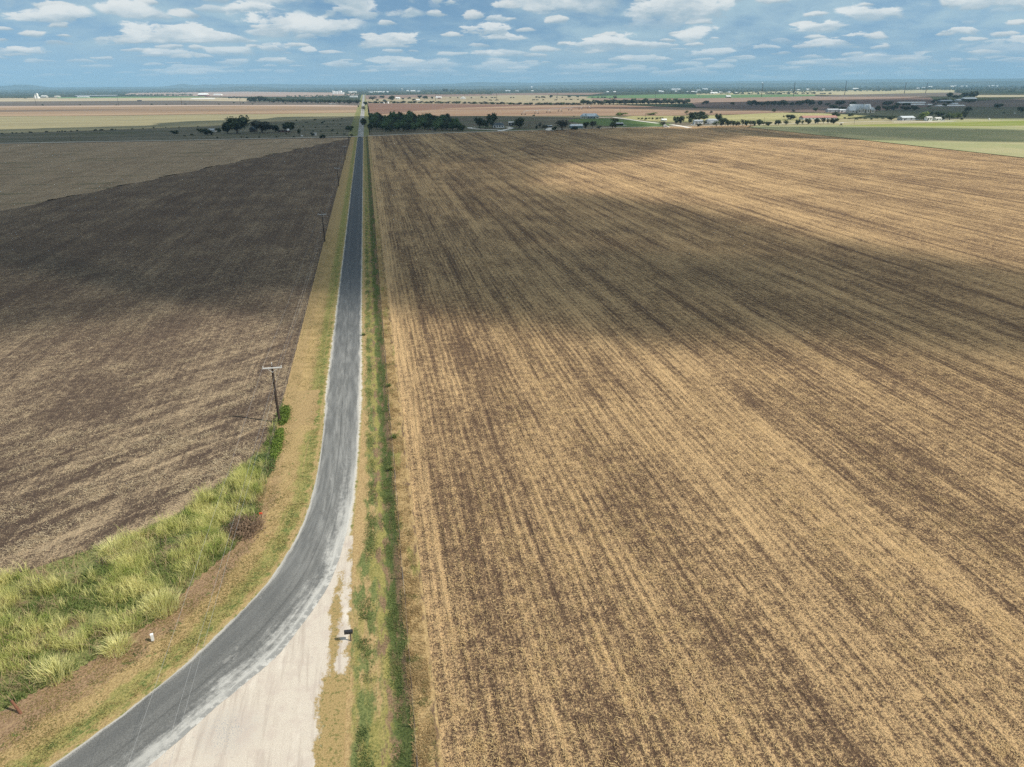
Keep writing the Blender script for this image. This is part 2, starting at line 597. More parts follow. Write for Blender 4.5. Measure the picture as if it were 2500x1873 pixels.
def mat_right_verge():
    def fn(t):
        x, y, z = t.xyz(t.pos)
        wob = t.noise(t.comb(0.0, t.m('MULTIPLY', y, 0.12)), 1, 3, 0.6)
        n1 = t.noise(stretched(t, 1.1, 0.45), 1, 5, 0.68)
        n2 = t.noise(t.pos, 5.0, 4, 0.74)
        n3 = t.noise(stretched(t, 0.5, 0.09), 1, 4, 0.6)
        n4 = t.noise(stretched(t, 1.0, 0.3), 1.0, 5, 0.7)
        jit = t.m('ADD', t.m('MULTIPLY', t.m('SUBTRACT', n1, 0.5), 2.1), t.m('MULTIPLY', t.m('SUBTRACT', wob, 0.5), 1.5))
        jit = t.m('ADD', jit, t.m('MULTIPLY', t.m('SUBTRACT', n2, 0.5), 0.6))
        xx = t.m('ADD', x, jit)
        xs = t.m('ADD', x, t.m('MULTIPLY', jit, 0.18))
        tan = t.mix(t.step(n2, 0.3, 0.7), (0.27, 0.18, 0.085), (0.47, 0.34, 0.17))
        ylw = t.mix(t.step(n2, 0.3, 0.7), (0.16, 0.155, 0.05), (0.33, 0.28, 0.10))
        brown = t.mix(t.step(n2, 0.3, 0.7), (0.12, 0.08, 0.05), (0.26, 0.175, 0.105))
        grn = t.mix(t.step(n2, 0.3, 0.72), (0.075, 0.10, 0.034), (0.20, 0.215, 0.08))
        dgr = t.mix(t.step(n2, 0.3, 0.72), (0.042, 0.06, 0.022), (0.125, 0.15, 0.05))
        left = t.step(y, 70, 58, -3.5, -4.85)
        g1 = t.mix(t.step(n4, 0.42, 0.58), t.mix(t.step(n3, 0.42, 0.56), tan, ylw), grn)
        c = t.mix(t.step(t.m('SUBTRACT', xx, left), -0.1, 0.5), tan, g1)
        c = t.mix(t.step(xx, -2.5, -2.0), c, t.mix(t.step(n4, 0.46, 0.58), ylw, brown))
        c = t.mix(t.step(xx, -1.75, -1.25), c, t.mix(t.step(n4, 0.50, 0.64), dgr, brown))
        c = t.mix(t.step(xs, -0.75, -0.35), c, t.mix(t.step(n3, 0.42, 0.55), brown, dgr))
        gt = t.mix(t.step(t.m('ADD', n3, t.m('MULTIPLY', n4, 0.4)), 0.74, 0.86), tan, ylw)
        c = t.mix(t.step(xs, 0.08, 0.24), c, gt)
        pl = t.step(t.m('ABSOLUTE', t.m('SUBTRACT', xx, 1.7)), 0.35, 0.05)
        c = t.mix(t.m('MULTIPLY', pl, t.step(n4, 0.44, 0.58)), c, (0.13, 0.085, 0.06))
        bump(t, t.m('ADD', n2, n1), 0.8, 0.12)
        return c
    return material('ditch_verge', fn, 0.95, 0.05)


def z_right(X, Y):
    d = np.exp(-((X + 0.9) / 0.75) ** 2) * 0.24
    n = (vnoise(X, Y, 0.9, 3, 3) - 0.5) * 0.16
    e = np.clip((X + 4.4) / 0.8, 0, 1) * np.clip((2.1 - X) / 0.8, 0, 1)
    return 0.05 - d * e + n * e - 0.05 * (1 - np.clip((2.0 - X) / 0.4, 0, 1))


tag(grid('right_verge', np.linspace(-6.2, 2.0, 54), YS, z_right, mat_right_verge()), kind='structure')


def mat_left_verge():
    """bands by distance from the asphalt: thin tan edge, green-yellow mown strip, straw, reddish dry strip at the rank grass"""
    def fn(t):
        x, y, z = t.xyz(t.pos)
        off = t.n('ShaderNodeAttribute', attribute_name='offset').outputs['Fac']
        n1 = t.noise(t.pos, 0.42, 5, 0.68)
        n2 = t.noise(t.pos, 5.0, 4, 0.74)
        n4 = t.noise(t.pos, 1.3, 5, 0.7)
        trk = t.noise(t.comb(t.m('MULTIPLY', off, 2.6), t.m('MULTIPLY', y, 0.03)), 1, 3, 0.6)
        tan = t.mix(t.step(n2, 0.3, 0.7), (0.27, 0.185, 0.085), (0.47, 0.345, 0.165))
        ylw = t.mix(t.step(n2, 0.3, 0.7), (0.19, 0.18, 0.06), (0.37, 0.315, 0.12))
        grn = t.mix(t.step(n2, 0.3, 0.72), (0.07, 0.105, 0.03), (0.17, 0.205, 0.065))
        red = t.mix(t.step(n2, 0.3, 0.7), (0.19, 0.12, 0.07), (0.36, 0.245, 0.15))
        o = t.m('ADD', off, t.m('ADD', t.m('MULTIPLY', t.m('SUBTRACT', n1, 0.5), 3.2), t.m('MULTIPLY', t.m('SUBTRACT', n4, 0.5), 1.6)))
        c = t.mix(t.step(o, 0.2, 0.9), tan, ylw)
        gm = t.m('MULTIPLY', t.step(t.m('ABSOLUTE', t.m('SUBTRACT', o, 1.5)), 1.2, 0.3), t.step(t.m('ADD', n4, t.m('MULTIPLY', t.m('SUBTRACT', n1, 0.5), 0.5)), 0.46, 0.62))
        c = t.mix(t.m('MULTIPLY', gm, 0.85), c, grn)
        c = t.mix(t.step(o, 2.2, 3.0), c, tan)
        c = t.mix(t.m('MULTIPLY', t.step(o, 3.9, 4.9), t.step(t.m('ADD', y, t.m('MULTIPLY', n1, 20)), 100, 80, 0.25, 1.0)), c, red)
        c = t.mix(t.m('MULTIPLY', t.step(trk, 0.54, 0.66), 0.6), c, tan)
        c = t.mix(t.step(t.m('ADD', n4, t.m('MULTIPLY', t.m('SUBTRACT', n1, 0.5), 0.5)), 0.62, 0.70), c, grn)
        bump(t, t.m('ADD', n2, n4), 0.9, 0.14)
        return c
    return material('mown_verge', fn, 0.95, 0.05)


def z_left(X, Y):
    n = (vnoise(X, Y, 0.8, 5, 3) - 0.5) * 0.14
    e = np.clip((-9.6 - X) / 0.8, 0, 1)
    d = np.exp(-((X + 12.6) / 1.4) ** 2) * 0.22 * np.clip((Y - 80) / 30, 0, 1)
    return 0.05 + n * e - d


def put_attr(me, name, val):
    a = me.attributes.new(name, 'FLOAT', 'POINT')
    a.data.foreach_set('value', np.asarray(val, dtype=np.float32).ravel())


M_LV = mat_left_verge()
lv_xs, lv_ys = np.linspace(-15.9, -8.0, 36), YS[YS > 77]
lv = tag(grid('left_verge', lv_xs, lv_ys, z_left, M_LV), kind='structure')
put_attr(lv.data, 'offset', -9.3 - np.meshgrid(lv_xs, lv_ys)[0])
# the verge swings left with the curve; the rank grass corner lies beyond it
swing = [(-15.85, 112), (-15.7, 92), (-14.9, 76), (-16.8, 69.5), (-19.7, 64.2), (-22.5, 58.4), (-27.5, 53), (-34, 47.5), (-48, 37), (-60, 28), (-60, 10), (-8.5, 10), (-8.5, 112)]
EDGE_L = [(-9.2, 95.7), (-9.4, 83), (-10.3, 72.3), (-11.7, 66.2), (-13.4, 61.3), (-16, 56.4), (-18.8, 51.8), (-22, 47.8), (-25.6, 43.8), (-30.5, 39.2), (-37, 34), (-46, 28)]
xs_, ys_ = np.arange(-60, -8.4, 0.5), np.arange(12, 113, 0.5)
X, Y = np.meshgrid(xs_, ys_)
n = len(xs_)
i, j = np.meshgrid(np.arange(n - 1), np.arange(len(ys_) - 1))
b = (j * n + i).ravel()
q = np.stack([b, b + 1, b + n + 1, b + n], -1)
ins = inside(X, Y, swing) | (edge_dist(X, Y, swing) < 0.6)
q = q[ins.reshape(-1)[q].all(1)]
me = mesh_np('curve_verge', np.stack([X, Y, 0.03 + (vnoise(X, Y, 0.7, 15, 3) - 0.5) * 0.03], -1).reshape(-1, 3), q, smooth=True)
dd = np.full(X.shape, 1e9)
for k in range(len(EDGE_L) - 1):
    ax, ay = EDGE_L[k]
    ex, ey = EDGE_L[k + 1][0] - ax, EDGE_L[k + 1][1] - ay
    t_ = np.clip(((X - ax) * ex + (Y - ay) * ey) / (ex * ex + ey * ey), 0, 1)
    dd = np.minimum(dd, np.hypot(X - ax - t_ * ex, Y - ay - t_ * ey))
put_attr(me, 'offset', dd)
tag(link('curve_verge', me, M_LV), kind='structure')


def mat_rank():
    def fn(t):
        n1 = t.noise(t.pos, 0.35, 5, 0.65)
        n2 = t.noise(t.pos, 4.0, 4, 0.72)
        c = t.mix(t.step(n2, 0.3, 0.7), (0.12, 0.135, 0.045), (0.28, 0.28, 0.11))
        c = t.mix(t.step(n1, 0.5, 0.62), c, (0.22, 0.165, 0.10))
        bump(t, n2, 0.8, 0.2)
        return c
    return material('rank_ground', fn, 0.95, 0.05)


RANK = [(-15.75, 111), (-15.6, 92), (-14.95, 76.5), (-16.8, 69.7), (-19.7, 64.4), (-22.5, 58.6), (-27.5, 53.2), (-34, 47.8), (-50, 38),
        (-70, 40), (-52, 63), (-38.5, 68.5), (-31, 72.5), (-24.8, 76.8), (-20.1, 85), (-16.9, 94), (-16.2, 105)]
flat_poly('rank_grass_ground', RANK, 0.02, mat_rank())

# road: centre line with left and right asphalt edges (metres)
EL = [(-9.3, 752), (-9.3, 400), (-9.3, 200), (-9.35, 150), (-9.35, 112), (-9.2, 95.7), (-9.4, 83), (-10.3, 72.3), (-11.7, 66.2), (-13.4, 61.3), (-16, 56.4), (-18.8, 51.8), (-22, 47.8), (-25.6, 43.8), (-30.5, 39.2), (-37, 34), (-46, 28)]
ER = [(-4.2, 752), (-4.2, 400), (-4.2, 200), (-4.2, 150), (-4.25, 112), (-4.5, 86.5), (-4.95, 76), (-5.6, 68.5), (-6.9, 61.2), (-8.9, 56), (-11.0, 51.8), (-13.7, 48.6), (-15.4, 46.6), (-17.2, 44.2), (-20.5, 40.5), (-25.5, 36), (-34, 30)]


def resample(pts, n_per=None, stepm=0.6):
    """Catmull-Rom through pts"""
    out = []
    P = [np.array(p, float) for p in pts]
    P = [2 * P[0] - P[1]] + P + [2 * P[-1] - P[-2]]
    for i in range(1, len(P) - 2):
        L = np.linalg.norm(P[i + 1] - P[i])
        k = n_per[i - 1] if n_per else max(2, int(L / stepm))
        t0, t1, t2, t3 = 0.0, *np.cumsum([max(np.linalg.norm(P[i + a + 1 - 1] - P[i + a - 1]), 1e-3) ** 0.5 for a in range(3)])
        for j in range(k):
            t = t1 + (t2 - t1) * j / k
            a1 = (t1 - t) / (t1 - t0) * P[i - 1] + (t - t0) / (t1 - t0) * P[i]
            a2 = (t2 - t) / (t2 - t1) * P[i] + (t - t1) / (t2 - t1) * P[i + 1]
            a3 = (t3 - t) / (t3 - t2) * P[i + 1] + (t - t2) / (t3 - t2) * P[i + 2]
            b1 = (t2 - t) / (t2 - t0) * a1 + (t - t0) / (t2 - t0) * a2
            b2 = (t3 - t) / (t3 - t1) * a2 + (t - t1) / (t3 - t1) * a3
            out.append((t2 - t) / (t2 - t1) * b1 + (t - t1) / (t2 - t1) * b2)
    out.append(P[-2])
    return np.array(out)


counts = [max(3, int(np.hypot(EL[i + 1][0] - EL[i][0], EL[i + 1][1] - EL[i][1]) / (0.35 if EL[i][1] < 240 else 2.5))) for i in range(len(EL) - 1)]
CL, CR = resample(EL, counts), resample(ER, counts)


def ribbon(name, L, Rr, ncol, z, mat, jag=0.0, crown=0.0, seed=1):
    n = len(L)
    r = np.random.default_rng(seed)
    dist = np.concatenate([[0], np.cumsum(np.hypot(*np.diff((L + Rr) / 2, axis=0).T))])
    us = np.linspace(0, 1, ncol)
    wdt = np.linalg.norm(Rr - L, axis=1)
    jl = (vnoise(dist, dist * 0, 0.55, seed, 3) - 0.5) * 2 * jag + (vnoise(dist, dist * 0, 2.1, seed + 5, 2) - 0.5) * jag
    jr = (vnoise(dist, dist * 0 + 9, 0.5, seed + 1, 3) - 0.5) * 2 * jag + (vnoise(dist, dist * 0, 2.3, seed + 6, 2) - 0.5) * jag
    V, UVs = [], []
    for k, u in enumerate(us):
        off = (u * jr - (1 - u) * jl) if jag else 0 * dist
        off = off * (abs(2 * u - 1) ** 2)
        p = L + (Rr - L) * u + (Rr - L) / wdt[:, None] * off[:, None]
        V.append(np.column_stack([p, z + crown * (1 - (2 * u - 1) ** 2) + 0 * dist]))
        UVs.append(np.column_stack([0 * dist + u, dist]))
    V, UVs = np.stack(V, 1).reshape(-1, 3), np.stack(UVs, 1).reshape(-1, 2)
    i, j = np.meshgrid(np.arange(ncol - 1), np.arange(n - 1))
    b = (j * ncol + i).ravel()
    f = np.stack([b, b + ncol, b + ncol + 1, b + 1], -1)
    me = mesh_np(name, V, f, uv=UVs)
    if me.polygons[0].normal.z < 0:
        me.flip_normals()
    return tag(link(name, me, mat), kind='structure')


def mat_road():
    def fn(t):
        uv = t.n('ShaderNodeUVMap').outputs[0]
        u, v, _ = t.xyz(uv)
        x, y, z = t.xyz(t.pos)
        n = t.noise(t.pos, 9.0, 4, 0.75)
        n2 = t.noise(t.comb(t.m('MULTIPLY', u, 7.0), t.m('MULTIPLY', v, 0.12)), 1.3, 5, 0.65)
        n3 = t.noise(t.pos, 0.5, 4, 0.6)
        far_tone = t.step(t.m('ADD', y, t.m('MULTIPLY', n3, 30)), 105, 250)  # asphalt turns darker further up the road
        c = t.mix(t.step(n, 0.25, 0.75), (0.068, 0.068, 0.065), (0.165, 0.163, 0.155))
        c = t.mix(t.m('MULTIPLY', t.step(n2, 0.35, 0.7, 0.1, 0.75), t.step(t.m('ADD', y, t.m('MULTIPLY', n3, 14)), 60, 84, 0.25, 1.0)), c, (0.29, 0.285, 0.27))
        pat = t.noise(t.comb(t.m('MULTIPLY', u, 2.2), t.m('MULTIPLY', v, 0.16)), 1.6, 6, 0.7)
        c = t.mix(t.step(pat, 0.60, 0.66, 0, 0.4), c, (0.085, 0.085, 0.084))
        c = t.mix(t.step(pat, 0.36, 0.31, 0, 0.45), c, (0.33, 0.32, 0.30))
        dark = t.mix(t.step(n, 0.3, 0.7), (0.034, 0.038, 0.044), (0.06, 0.066, 0.074))
        dark = t.mix(t.step(n2, 0.45, 0.75, 0, 0.4), dark, (0.10, 0.10, 0.10))
        c = t.mix(far_tone, c, dark)
        # centre seam and wheel paths
        seam = t.m('ABSOLUTE', t.m('SUBTRACT', u, t.m('ADD', 0.50, t.m('MULTIPLY', t.m('SUBTRACT', n3, 0.5), 0.03))))
        c = t.mix(t.step(seam, 0.022, 0.006, 0.0, 0.45), c, (0.07, 0.07, 0.068))
        wp = t.m('ABSOLUTE', t.m('SUBTRACT', t.m('ABSOLUTE', t.m('SUBTRACT', u, 0.5)), 0.27))
        c = t.mix(t.m('MULTIPLY', t.step(wp, 0.13, 0.02), 0.35), c, (0.10, 0.101, 0.10))
        # caliche dust tracked in from the pull-off side and along the edges
        ed = t.m('ADD', t.m('ABSOLUTE', t.m('SUBTRACT', u, 0.5)), t.m('MULTIPLY', t.m('SUBTRACT', n2, 0.5), 0.14))
        ed = t.m('ADD', ed, t.m('MULTIPLY', t.m('SUBTRACT', n, 0.5), 0.10))
        near = t.step(y, 260, 60, 0.15, 0.75)
        c = t.mix(t.m('MULTIPLY', t.step(ed, 0.43, 0.50), near), c, (0.52, 0.49, 0.44))
        du = t.m('ADD', u, t.m('MULTIPLY', t.m('SUBTRACT', n2, 0.5), 0.75))
        du = t.m('ADD', du, t.m('MULTIPLY', t.m('SUBTRACT', t.noise(t.pos, 1.8, 5, 0.75), 0.5), 0.5))
        dust = t.m('MULTIPLY', t.step(du, 0.62, 0.95, 0.0, 0.8), t.m('MULTIPLY', t.step(y, 100, 62), t.step(y, 36, 46)))
        c = t.mix(dust, c, (0.50, 0.485, 0.45))
        eb = t.step(t.m('ADD', u, t.m('MULTIPLY', t.m('SUBTRACT', n2, 0.5), 0.22)), 0.90, 0.95)
        eb = t.m('MULTIPLY', eb, t.step(t.noise(t.pos, 1.1, 5, 0.7), 0.42, 0.52))
        eb = t.m('MULTIPLY', eb, t.m('MULTIPLY', t.step(y, 72, 62), t.step(y, 36, 44)))
        c = t.mix(t.m('MULTIPLY', eb, 0.85), c, t.mix(n, (0.13, 0.13, 0.125), (0.30, 0.295, 0.28)))
        bump(t, n, 0.5, 0.03)
        return c
    return material('chip_seal', fn, 0.75, 0.3)


def mat_caliche():
    def fn(t):
        n = t.noise(t.pos, 11.0, 4, 0.75)
        n2 = t.noise(t.pos, 0.6, 5, 0.65)
        tr = t.noise(stretched(t, 1.7, 0.14), 1, 4, 0.6)
        c = t.mix(t.step(n, 0.2, 0.8), (0.60, 0.555, 0.49), (0.76, 0.72, 0.655))
        c = t.mix(t.step(n2, 0.5, 0.68, 0, 0.6), c, (0.60, 0.52, 0.455))
        c = t.mix(t.step(tr, 0.52, 0.72, 0, 0.5), c, (0.54, 0.485, 0.43))
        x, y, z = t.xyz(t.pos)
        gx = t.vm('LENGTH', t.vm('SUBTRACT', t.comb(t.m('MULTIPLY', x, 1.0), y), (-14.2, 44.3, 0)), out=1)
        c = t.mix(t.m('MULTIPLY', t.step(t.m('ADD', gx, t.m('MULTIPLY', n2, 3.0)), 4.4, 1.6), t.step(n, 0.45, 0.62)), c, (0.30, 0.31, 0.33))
        bump(t, t.m('ADD', n, n2), 0.4, 0.05)
        return c
    return material('caliche', fn, 0.95, 0.1)


M_CAL = mat_caliche()


def mat_shoulder():
    """caliche at the asphalt edge thinning out into dry grass"""
    def fn(t):
        uv = t.n('ShaderNodeUVMap').outputs[0]
        u, v, _ = t.xyz(uv)
        n = t.noise(t.pos, 10.0, 3, 0.75)
        n1 = t.noise(t.pos, 1.2, 5, 0.7)
        a = t.m('MULTIPLY', t.m('ABSOLUTE', t.m('SUBTRACT', u, 0.5)), 2.0)
        e = t.m('ADD', a, t.m('ADD', t.m('MULTIPLY', t.m('SUBTRACT', n1, 0.5), 0.24), t.m('MULTIPLY', t.m('SUBTRACT', n, 0.5), 0.12)))
        cal = t.mix(t.step(n, 0.2, 0.8), (0.40, 0.365, 0.31), (0.62, 0.585, 0.52))
        cal = t.mix(t.step(n1, 0.5, 0.66, 0, 0.7), cal, (0.33, 0.27, 0.18))
        gr = t.mix(t.step(n, 0.3, 0.7), (0.29, 0.21, 0.09), (0.40, 0.31, 0.15))
        gr = t.mix(t.step(n1, 0.5, 0.62), gr, (0.16, 0.17, 0.055))
        bump(t, n, 0.5, 0.06)
        return t.mix(t.step(e, 0.86, 0.95), cal, gr)
    return material('caliche_shoulder', fn, 0.95, 0.1)


nrm = CR - CL
nrm = nrm / np.linalg.norm(nrm, axis=1)[:, None]
yy = CL[:, 1]
wl = np.interp(yy, [30, 70, 100, 150, 750], [0.30, 0.30, 0.50, 0.45, 0.40])[:, None]
wr = np.interp(yy, [30, 60, 75, 100, 160, 750], [0.3, 0.4, 0.85, 0.7, 0.45, 0.42])[:, None]
ribbon('road_shoulder', CL - nrm * wl, CR + nrm * wr, 14, 0.075, mat_shoulder(), 0.12, seed=4)
ribbon('road', CL, CR, 16, 0.10, mat_road(), 0.10, crown=0.05, seed=9)

# caliche pull-off between the curve and the right verge; its ragged right side thins out into dry grass
gl = resample([(-4.9, 70), (-5.4, 68.5), (-6.4, 62), (-8.3, 57), (-10.4, 52.6), (-13.2, 49.0), (-15.0, 46.9), (-16.8, 44.6), (-20, 41), (-25, 36.4), (-33, 30.6), (-42, 22)], stepm=1.5)
gl = gl + np.array([-0.75, 0.55])
gr_ = resample([(-7.4, 18), (-7.2, 36), (-7.2, 40.2), (-7.05, 43.4), (-7.25, 46.3), (-6.7, 49.2), (-6.55, 52.5), (-6.55, 55), (-6.6, 58.3), (-5.9, 62.5), (-5.0, 66), (-4.6, 69), (-4.6, 72)], stepm=1.0)
track = [(-5.0, 68), (-4.95, 60), (-4.95, 56), (-5.05, 52), (-5.25, 49), (-5.75, 49), (-5.8, 52), (-5.6, 56), (-5.65, 60), (-5.5, 68)]
PO = [tuple(p) for p in gl] + [tuple(p) for p in gr_]
xs_ = np.arange(-44, -3.6, 0.3)
ys_ = np.arange(18, 71, 0.3)
X, Y = np.meshgrid(xs_, ys_)
rx = np.interp(Y, gr_[:, 1], gr_[:, 0])
sd = rx - X                                             # metres left of the right-hand grass edge
tk = edge_dist(X, Y, track) * np.where(inside(X, Y, track), 1, -1)
sd = np.maximum(sd, tk)
lx = np.interp(Y, gl[::-1, 1], gl[::-1, 0])
keep = (X > lx - 0.3) & (X < np.where(Y > 47, -4.45, -4.75) - np.clip((Y - 60) * 0.0, 0, 1)) & (Y < 69.5)
n = len(xs_)
i, j = np.meshgrid(np.arange(n - 1), np.arange(len(ys_) - 1))
b = (j * n + i).ravel()
q = np.stack([b, b + 1, b + n + 1, b + n], -1)
q = q[keep.reshape(-1)[q].all(1)]
zz = 0.082 + 0 * X
me = mesh_np('gravel_pull_off', np.stack([X, Y, zz], -1).reshape(-1, 3), q)
a_ = me.attributes.new('inset', 'FLOAT', 'POINT')
a_.data.foreach_set('value', sd.ravel().astype(np.float32))


def mat_pull_off():
    def fn(t):
        ins = t.n('ShaderNodeAttribute', attribute_name='inset').outputs['Fac']
        n = t.noise(t.pos, 11.0, 4, 0.75)
        n2 = t.noise(t.pos, 0.6, 5, 0.65)
        n5 = t.noise(stretched(t, 0.9, 0.45), 1, 6, 0.72)
        n6 = t.noise(t.pos, 4.0, 3, 0.7)
        tr = t.noise(stretched(t, 1.5, 0.12), 1, 5, 0.62, 0.3)
        c = t.mix(t.step(n, 0.2, 0.8), (0.42, 0.365, 0.30), (0.62, 0.555, 0.475))
        c = t.mix(t.step(n2, 0.44, 0.66, 0, 0.75), c, (0.46, 0.39, 0.335))
        c = t.mix(t.step(tr, 0.48, 0.68, 0, 0.65), c, (0.37, 0.31, 0.26))
        c = t.mix(t.step(t.noise(stretched(t, 0.25, 0.1), 1, 4, 0.6), 0.52, 0.68, 0, 0.6), c, (0.68, 0.62, 0.54))
        c = t.mix(t.step(t.noise(t.pos, 2.6, 2, 0.5), 0.68, 0.74, 0, 0.5), c, (0.36, 0.33, 0.30))
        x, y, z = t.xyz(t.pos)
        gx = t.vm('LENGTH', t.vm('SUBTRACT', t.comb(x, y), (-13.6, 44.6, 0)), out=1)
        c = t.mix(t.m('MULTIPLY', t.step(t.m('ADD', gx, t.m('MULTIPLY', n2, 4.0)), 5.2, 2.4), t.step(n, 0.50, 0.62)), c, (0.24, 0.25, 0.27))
        gr = t.mix(t.step(n, 0.3, 0.7), (0.22, 0.15, 0.065), (0.42, 0.31, 0.145))
        gr = t.mix(t.step(n6, 0.5, 0.66), gr, (0.15, 0.14, 0.05))
        e = t.m('ADD', ins, t.m('ADD', t.m('MULTIPLY', t.m('SUBTRACT', n5, 0.5), 2.6), t.m('MULTIPLY', t.m('SUBTRACT', n6, 0.5), 0.8)))
        c = t.mix(t.step(e, 0.15, -0.22), c, gr)
        bump(t, t.m('ADD', n, n2), 0.4, 0.05)
        return c
    return material('pull_off_caliche', fn, 0.95, 0.1)


tag(link('gravel_pull_off', me, mat_pull_off()), kind='structure')

# cross road and the pale gravel road beyond the crossing
M_DIRT = far_field('pale_dirt', (0.40, 0.355, 0.29), (0.52, 0.47, 0.39), 0.02, 0.2)
M_FARROAD = far_field('far_chip_seal', (0.24, 0.235, 0.225), (0.38, 0.37, 0.35), 0.3, 0.01)
flat_poly('cross_road', [(-1600, 757), (-320, 750.5), (-166, 751.5), (-15, 759), (41, 786), (276, 844), (459, 856), (700, 898), (920, 938), (1150, 960),
                         (1150, 968), (920, 946), (700, 906), (459, 864), (276, 851), (41, 794), (-15, 768), (-166, 759.5), (-320, 758.5), (-1600, 765)], 0.12, M_DIRT)
flat_poly('far_road', [(-9.6, 758), (-3.8, 758), (-3.2, 1100), (-2.2, 1500), (-1.0, 3000), (0, 5200), (-7, 5200), (-8.5, 3000), (-9, 1500), (-9.6, 1100)], 0.16, M_FARROAD)
flat_poly('far_road_verge', [(-19, 770), (-16, 5000), (10, 5000), (7, 1300), (1, 770)], 0.13, far_field('far_verge', (0.16, 0.17, 0.07), (0.24, 0.22, 0.10), 0.1, 0.005))

# far fields, near to far; each sheet lies a little above the one before
FX = 1
# left of the road
px_poly('rough_pasture', [(-600, 354), (0, 350.6), (450, 342.6), (700, 338), (858, 334), (872, 286), (676, 296), (500, 309), (226, 319), (0, 327), (-600, 345)], 0.03,
        far_field('rough_pasture', (0.10, 0.095, 0.065), (0.20, 0.175, 0.125), 0.012, 0.05, (0.115, 0.115, 0.06), 0.35))
px_poly('olive_field', [(-600, 344.8), (0, 326.8), (226, 318.8), (500, 308.8), (676, 295.8), (872, 285.5), (872, 275.3), (650, 279), (500, 279.5), (260, 283), (0, 284.5), (-600, 292)], 0.06,
        far_field('olive_field', (0.235, 0.21, 0.13), (0.30, 0.265, 0.155), 0.004, 0.02))  # darker olive: partial cloud shade put into the field's colour
px_poly('orange_field', [(-600, 291), (0, 284), (260, 282.6), (500, 279.2), (650, 278.6), (873, 275), (876, 261.5), (600, 259), (0, 262), (-600, 266)], 0.10,
        far_field('orange_field', (0.24, 0.165, 0.11), (0.37, 0.265, 0.175), 0.0012, 0.006, (0.15, 0.115, 0.09)))
px_poly('gravel_pit_strip', [(-600, 266), (0, 262), (600, 258.8), (876, 261.3), (877, 258), (700, 254.5), (300, 255), (0, 258)], 0.13,
        far_field('pale_pink_soil', (0.36, 0.25, 0.19), (0.46, 0.36, 0.29), 0.0015, 0.01))
px_poly('shade_toned_strip', [(-600, 262), (0, 259.5), (300, 257.2), (700, 256.5), (878, 257), (879, 250), (650, 248.5), (450, 246), (300, 247), (0, 248.5), (-600, 252)], 0.16,
        far_field('shade_toned_soil', (0.10, 0.085, 0.075), (0.17, 0.14, 0.115), 0.002, 0.012, None, 0.2))  # cloud shade over this strip is put into its dark soil colour
px_poly('straw_strip', [(-600, 252), (0, 248.3), (300, 246.6), (450, 245.8), (600, 248), (640, 241), (450, 236.5), (0, 240), (-600, 245)], 0.20,
        far_field('straw_pasture', (0.36, 0.30, 0.20), (0.46, 0.38, 0.26), 0.0012, 0.006))
px_poly('green_strip', [(140, 240.5), (300, 239.6), (500, 238.3), (500, 235.8), (300, 236.5), (140, 238)], 0.25,
        far_field('young_crop', (0.12, 0.20, 0.085), (0.17, 0.25, 0.11), 0.002, 0.01))
px_poly('pale_brown_plain', [(300, 231.5), (520, 236), (760, 236.5), (875, 232), (880, 227), (600, 223.8), (320, 227)], 0.24,
        far_field('pale_brown', (0.30, 0.21, 0.17), (0.38, 0.29, 0.23), 0.0008, 0.004))
px_poly('white_ground_strip', [(463, 242.5), (470, 240.2), (523, 239.8), (527, 242)], 0.34, far_field('chalk', (0.6, 0.58, 0.53), (0.7, 0.68, 0.62)))
# right of the road
px_poly('house_pasture', [(903, 330), (1000, 327.5), (1500, 312), (1850, 305.2), (1900, 285), (1640, 283), (1300, 283.2), (900, 283.6)], 0.03,
        far_field('house_pasture', (0.115, 0.10, 0.07), (0.18, 0.15, 0.105), 0.01, 0.04, (0.09, 0.115, 0.05)))
px_poly('lawn', [(1385, 296), (1400, 290.5), (1480, 289), (1560, 295), (1645, 303), (1625, 310), (1530, 310), (1480, 307), (1430, 303)], 0.07,
        far_field('lawn', (0.085, 0.135, 0.045), (0.12, 0.17, 0.06), 0.02, 0.05))
px_poly('sunlit_meadow', [(1505, 289), (1545, 283.5), (1650, 283), (1780, 281), (1900, 275), (2060, 278), (2130, 282), (2060, 290), (1900, 296), (1800, 299), (1700, 300), (1620, 298)], 0.07,
        far_field('sunlit_meadow', (0.28, 0.26, 0.115), (0.38, 0.34, 0.17), 0.006, 0.02, (0.22, 0.22, 0.10), 0.15))
px_poly('orchard_meadow', [(1850, 305), (1700, 300), (1900, 296), (2060, 290.5), (2200, 288), (2300, 300), (2150, 304), (1900, 308)], 0.06,
        far_field('dry_meadow', (0.27, 0.24, 0.13), (0.36, 0.31, 0.18), 0.008, 0.03, (0.15, 0.13, 0.08)))
px_poly('pivot_field', [(899, 283.4), (1300, 283), (1640, 282.8), (1800, 279.5), (1930, 274.5), (1935, 270), (1700, 264), (1480, 255.5), (1300, 256), (930, 252.6), (897, 252)], 0.10,
        far_field('pivot_field', (0.25, 0.165, 0.11), (0.345, 0.24, 0.16), 0.0018, 0.008, (0.22, 0.135, 0.095)))
px_poly('red_soil_wedge', [(899, 282), (960, 276.5), (1100, 264), (1320, 258), (1100, 254.5), (897, 253)], 0.13,
        far_field('red_soil', (0.165, 0.098, 0.072), (0.215, 0.13, 0.095), 0.003, 0.01))
px_poly('scrub_pasture', [(897, 251.8), (930, 252.4), (1300, 255.8), (1480, 255.3), (1640, 254), (1700, 251), (1450, 246.5), (1440, 236), (1250, 230), (1050, 236), (893, 243)], 0.16,
        far_field('scrub_pasture', (0.30, 0.25, 0.155), (0.37, 0.31, 0.20), 0.004, 0.012, (0.24, 0.175, 0.125), 0.1))
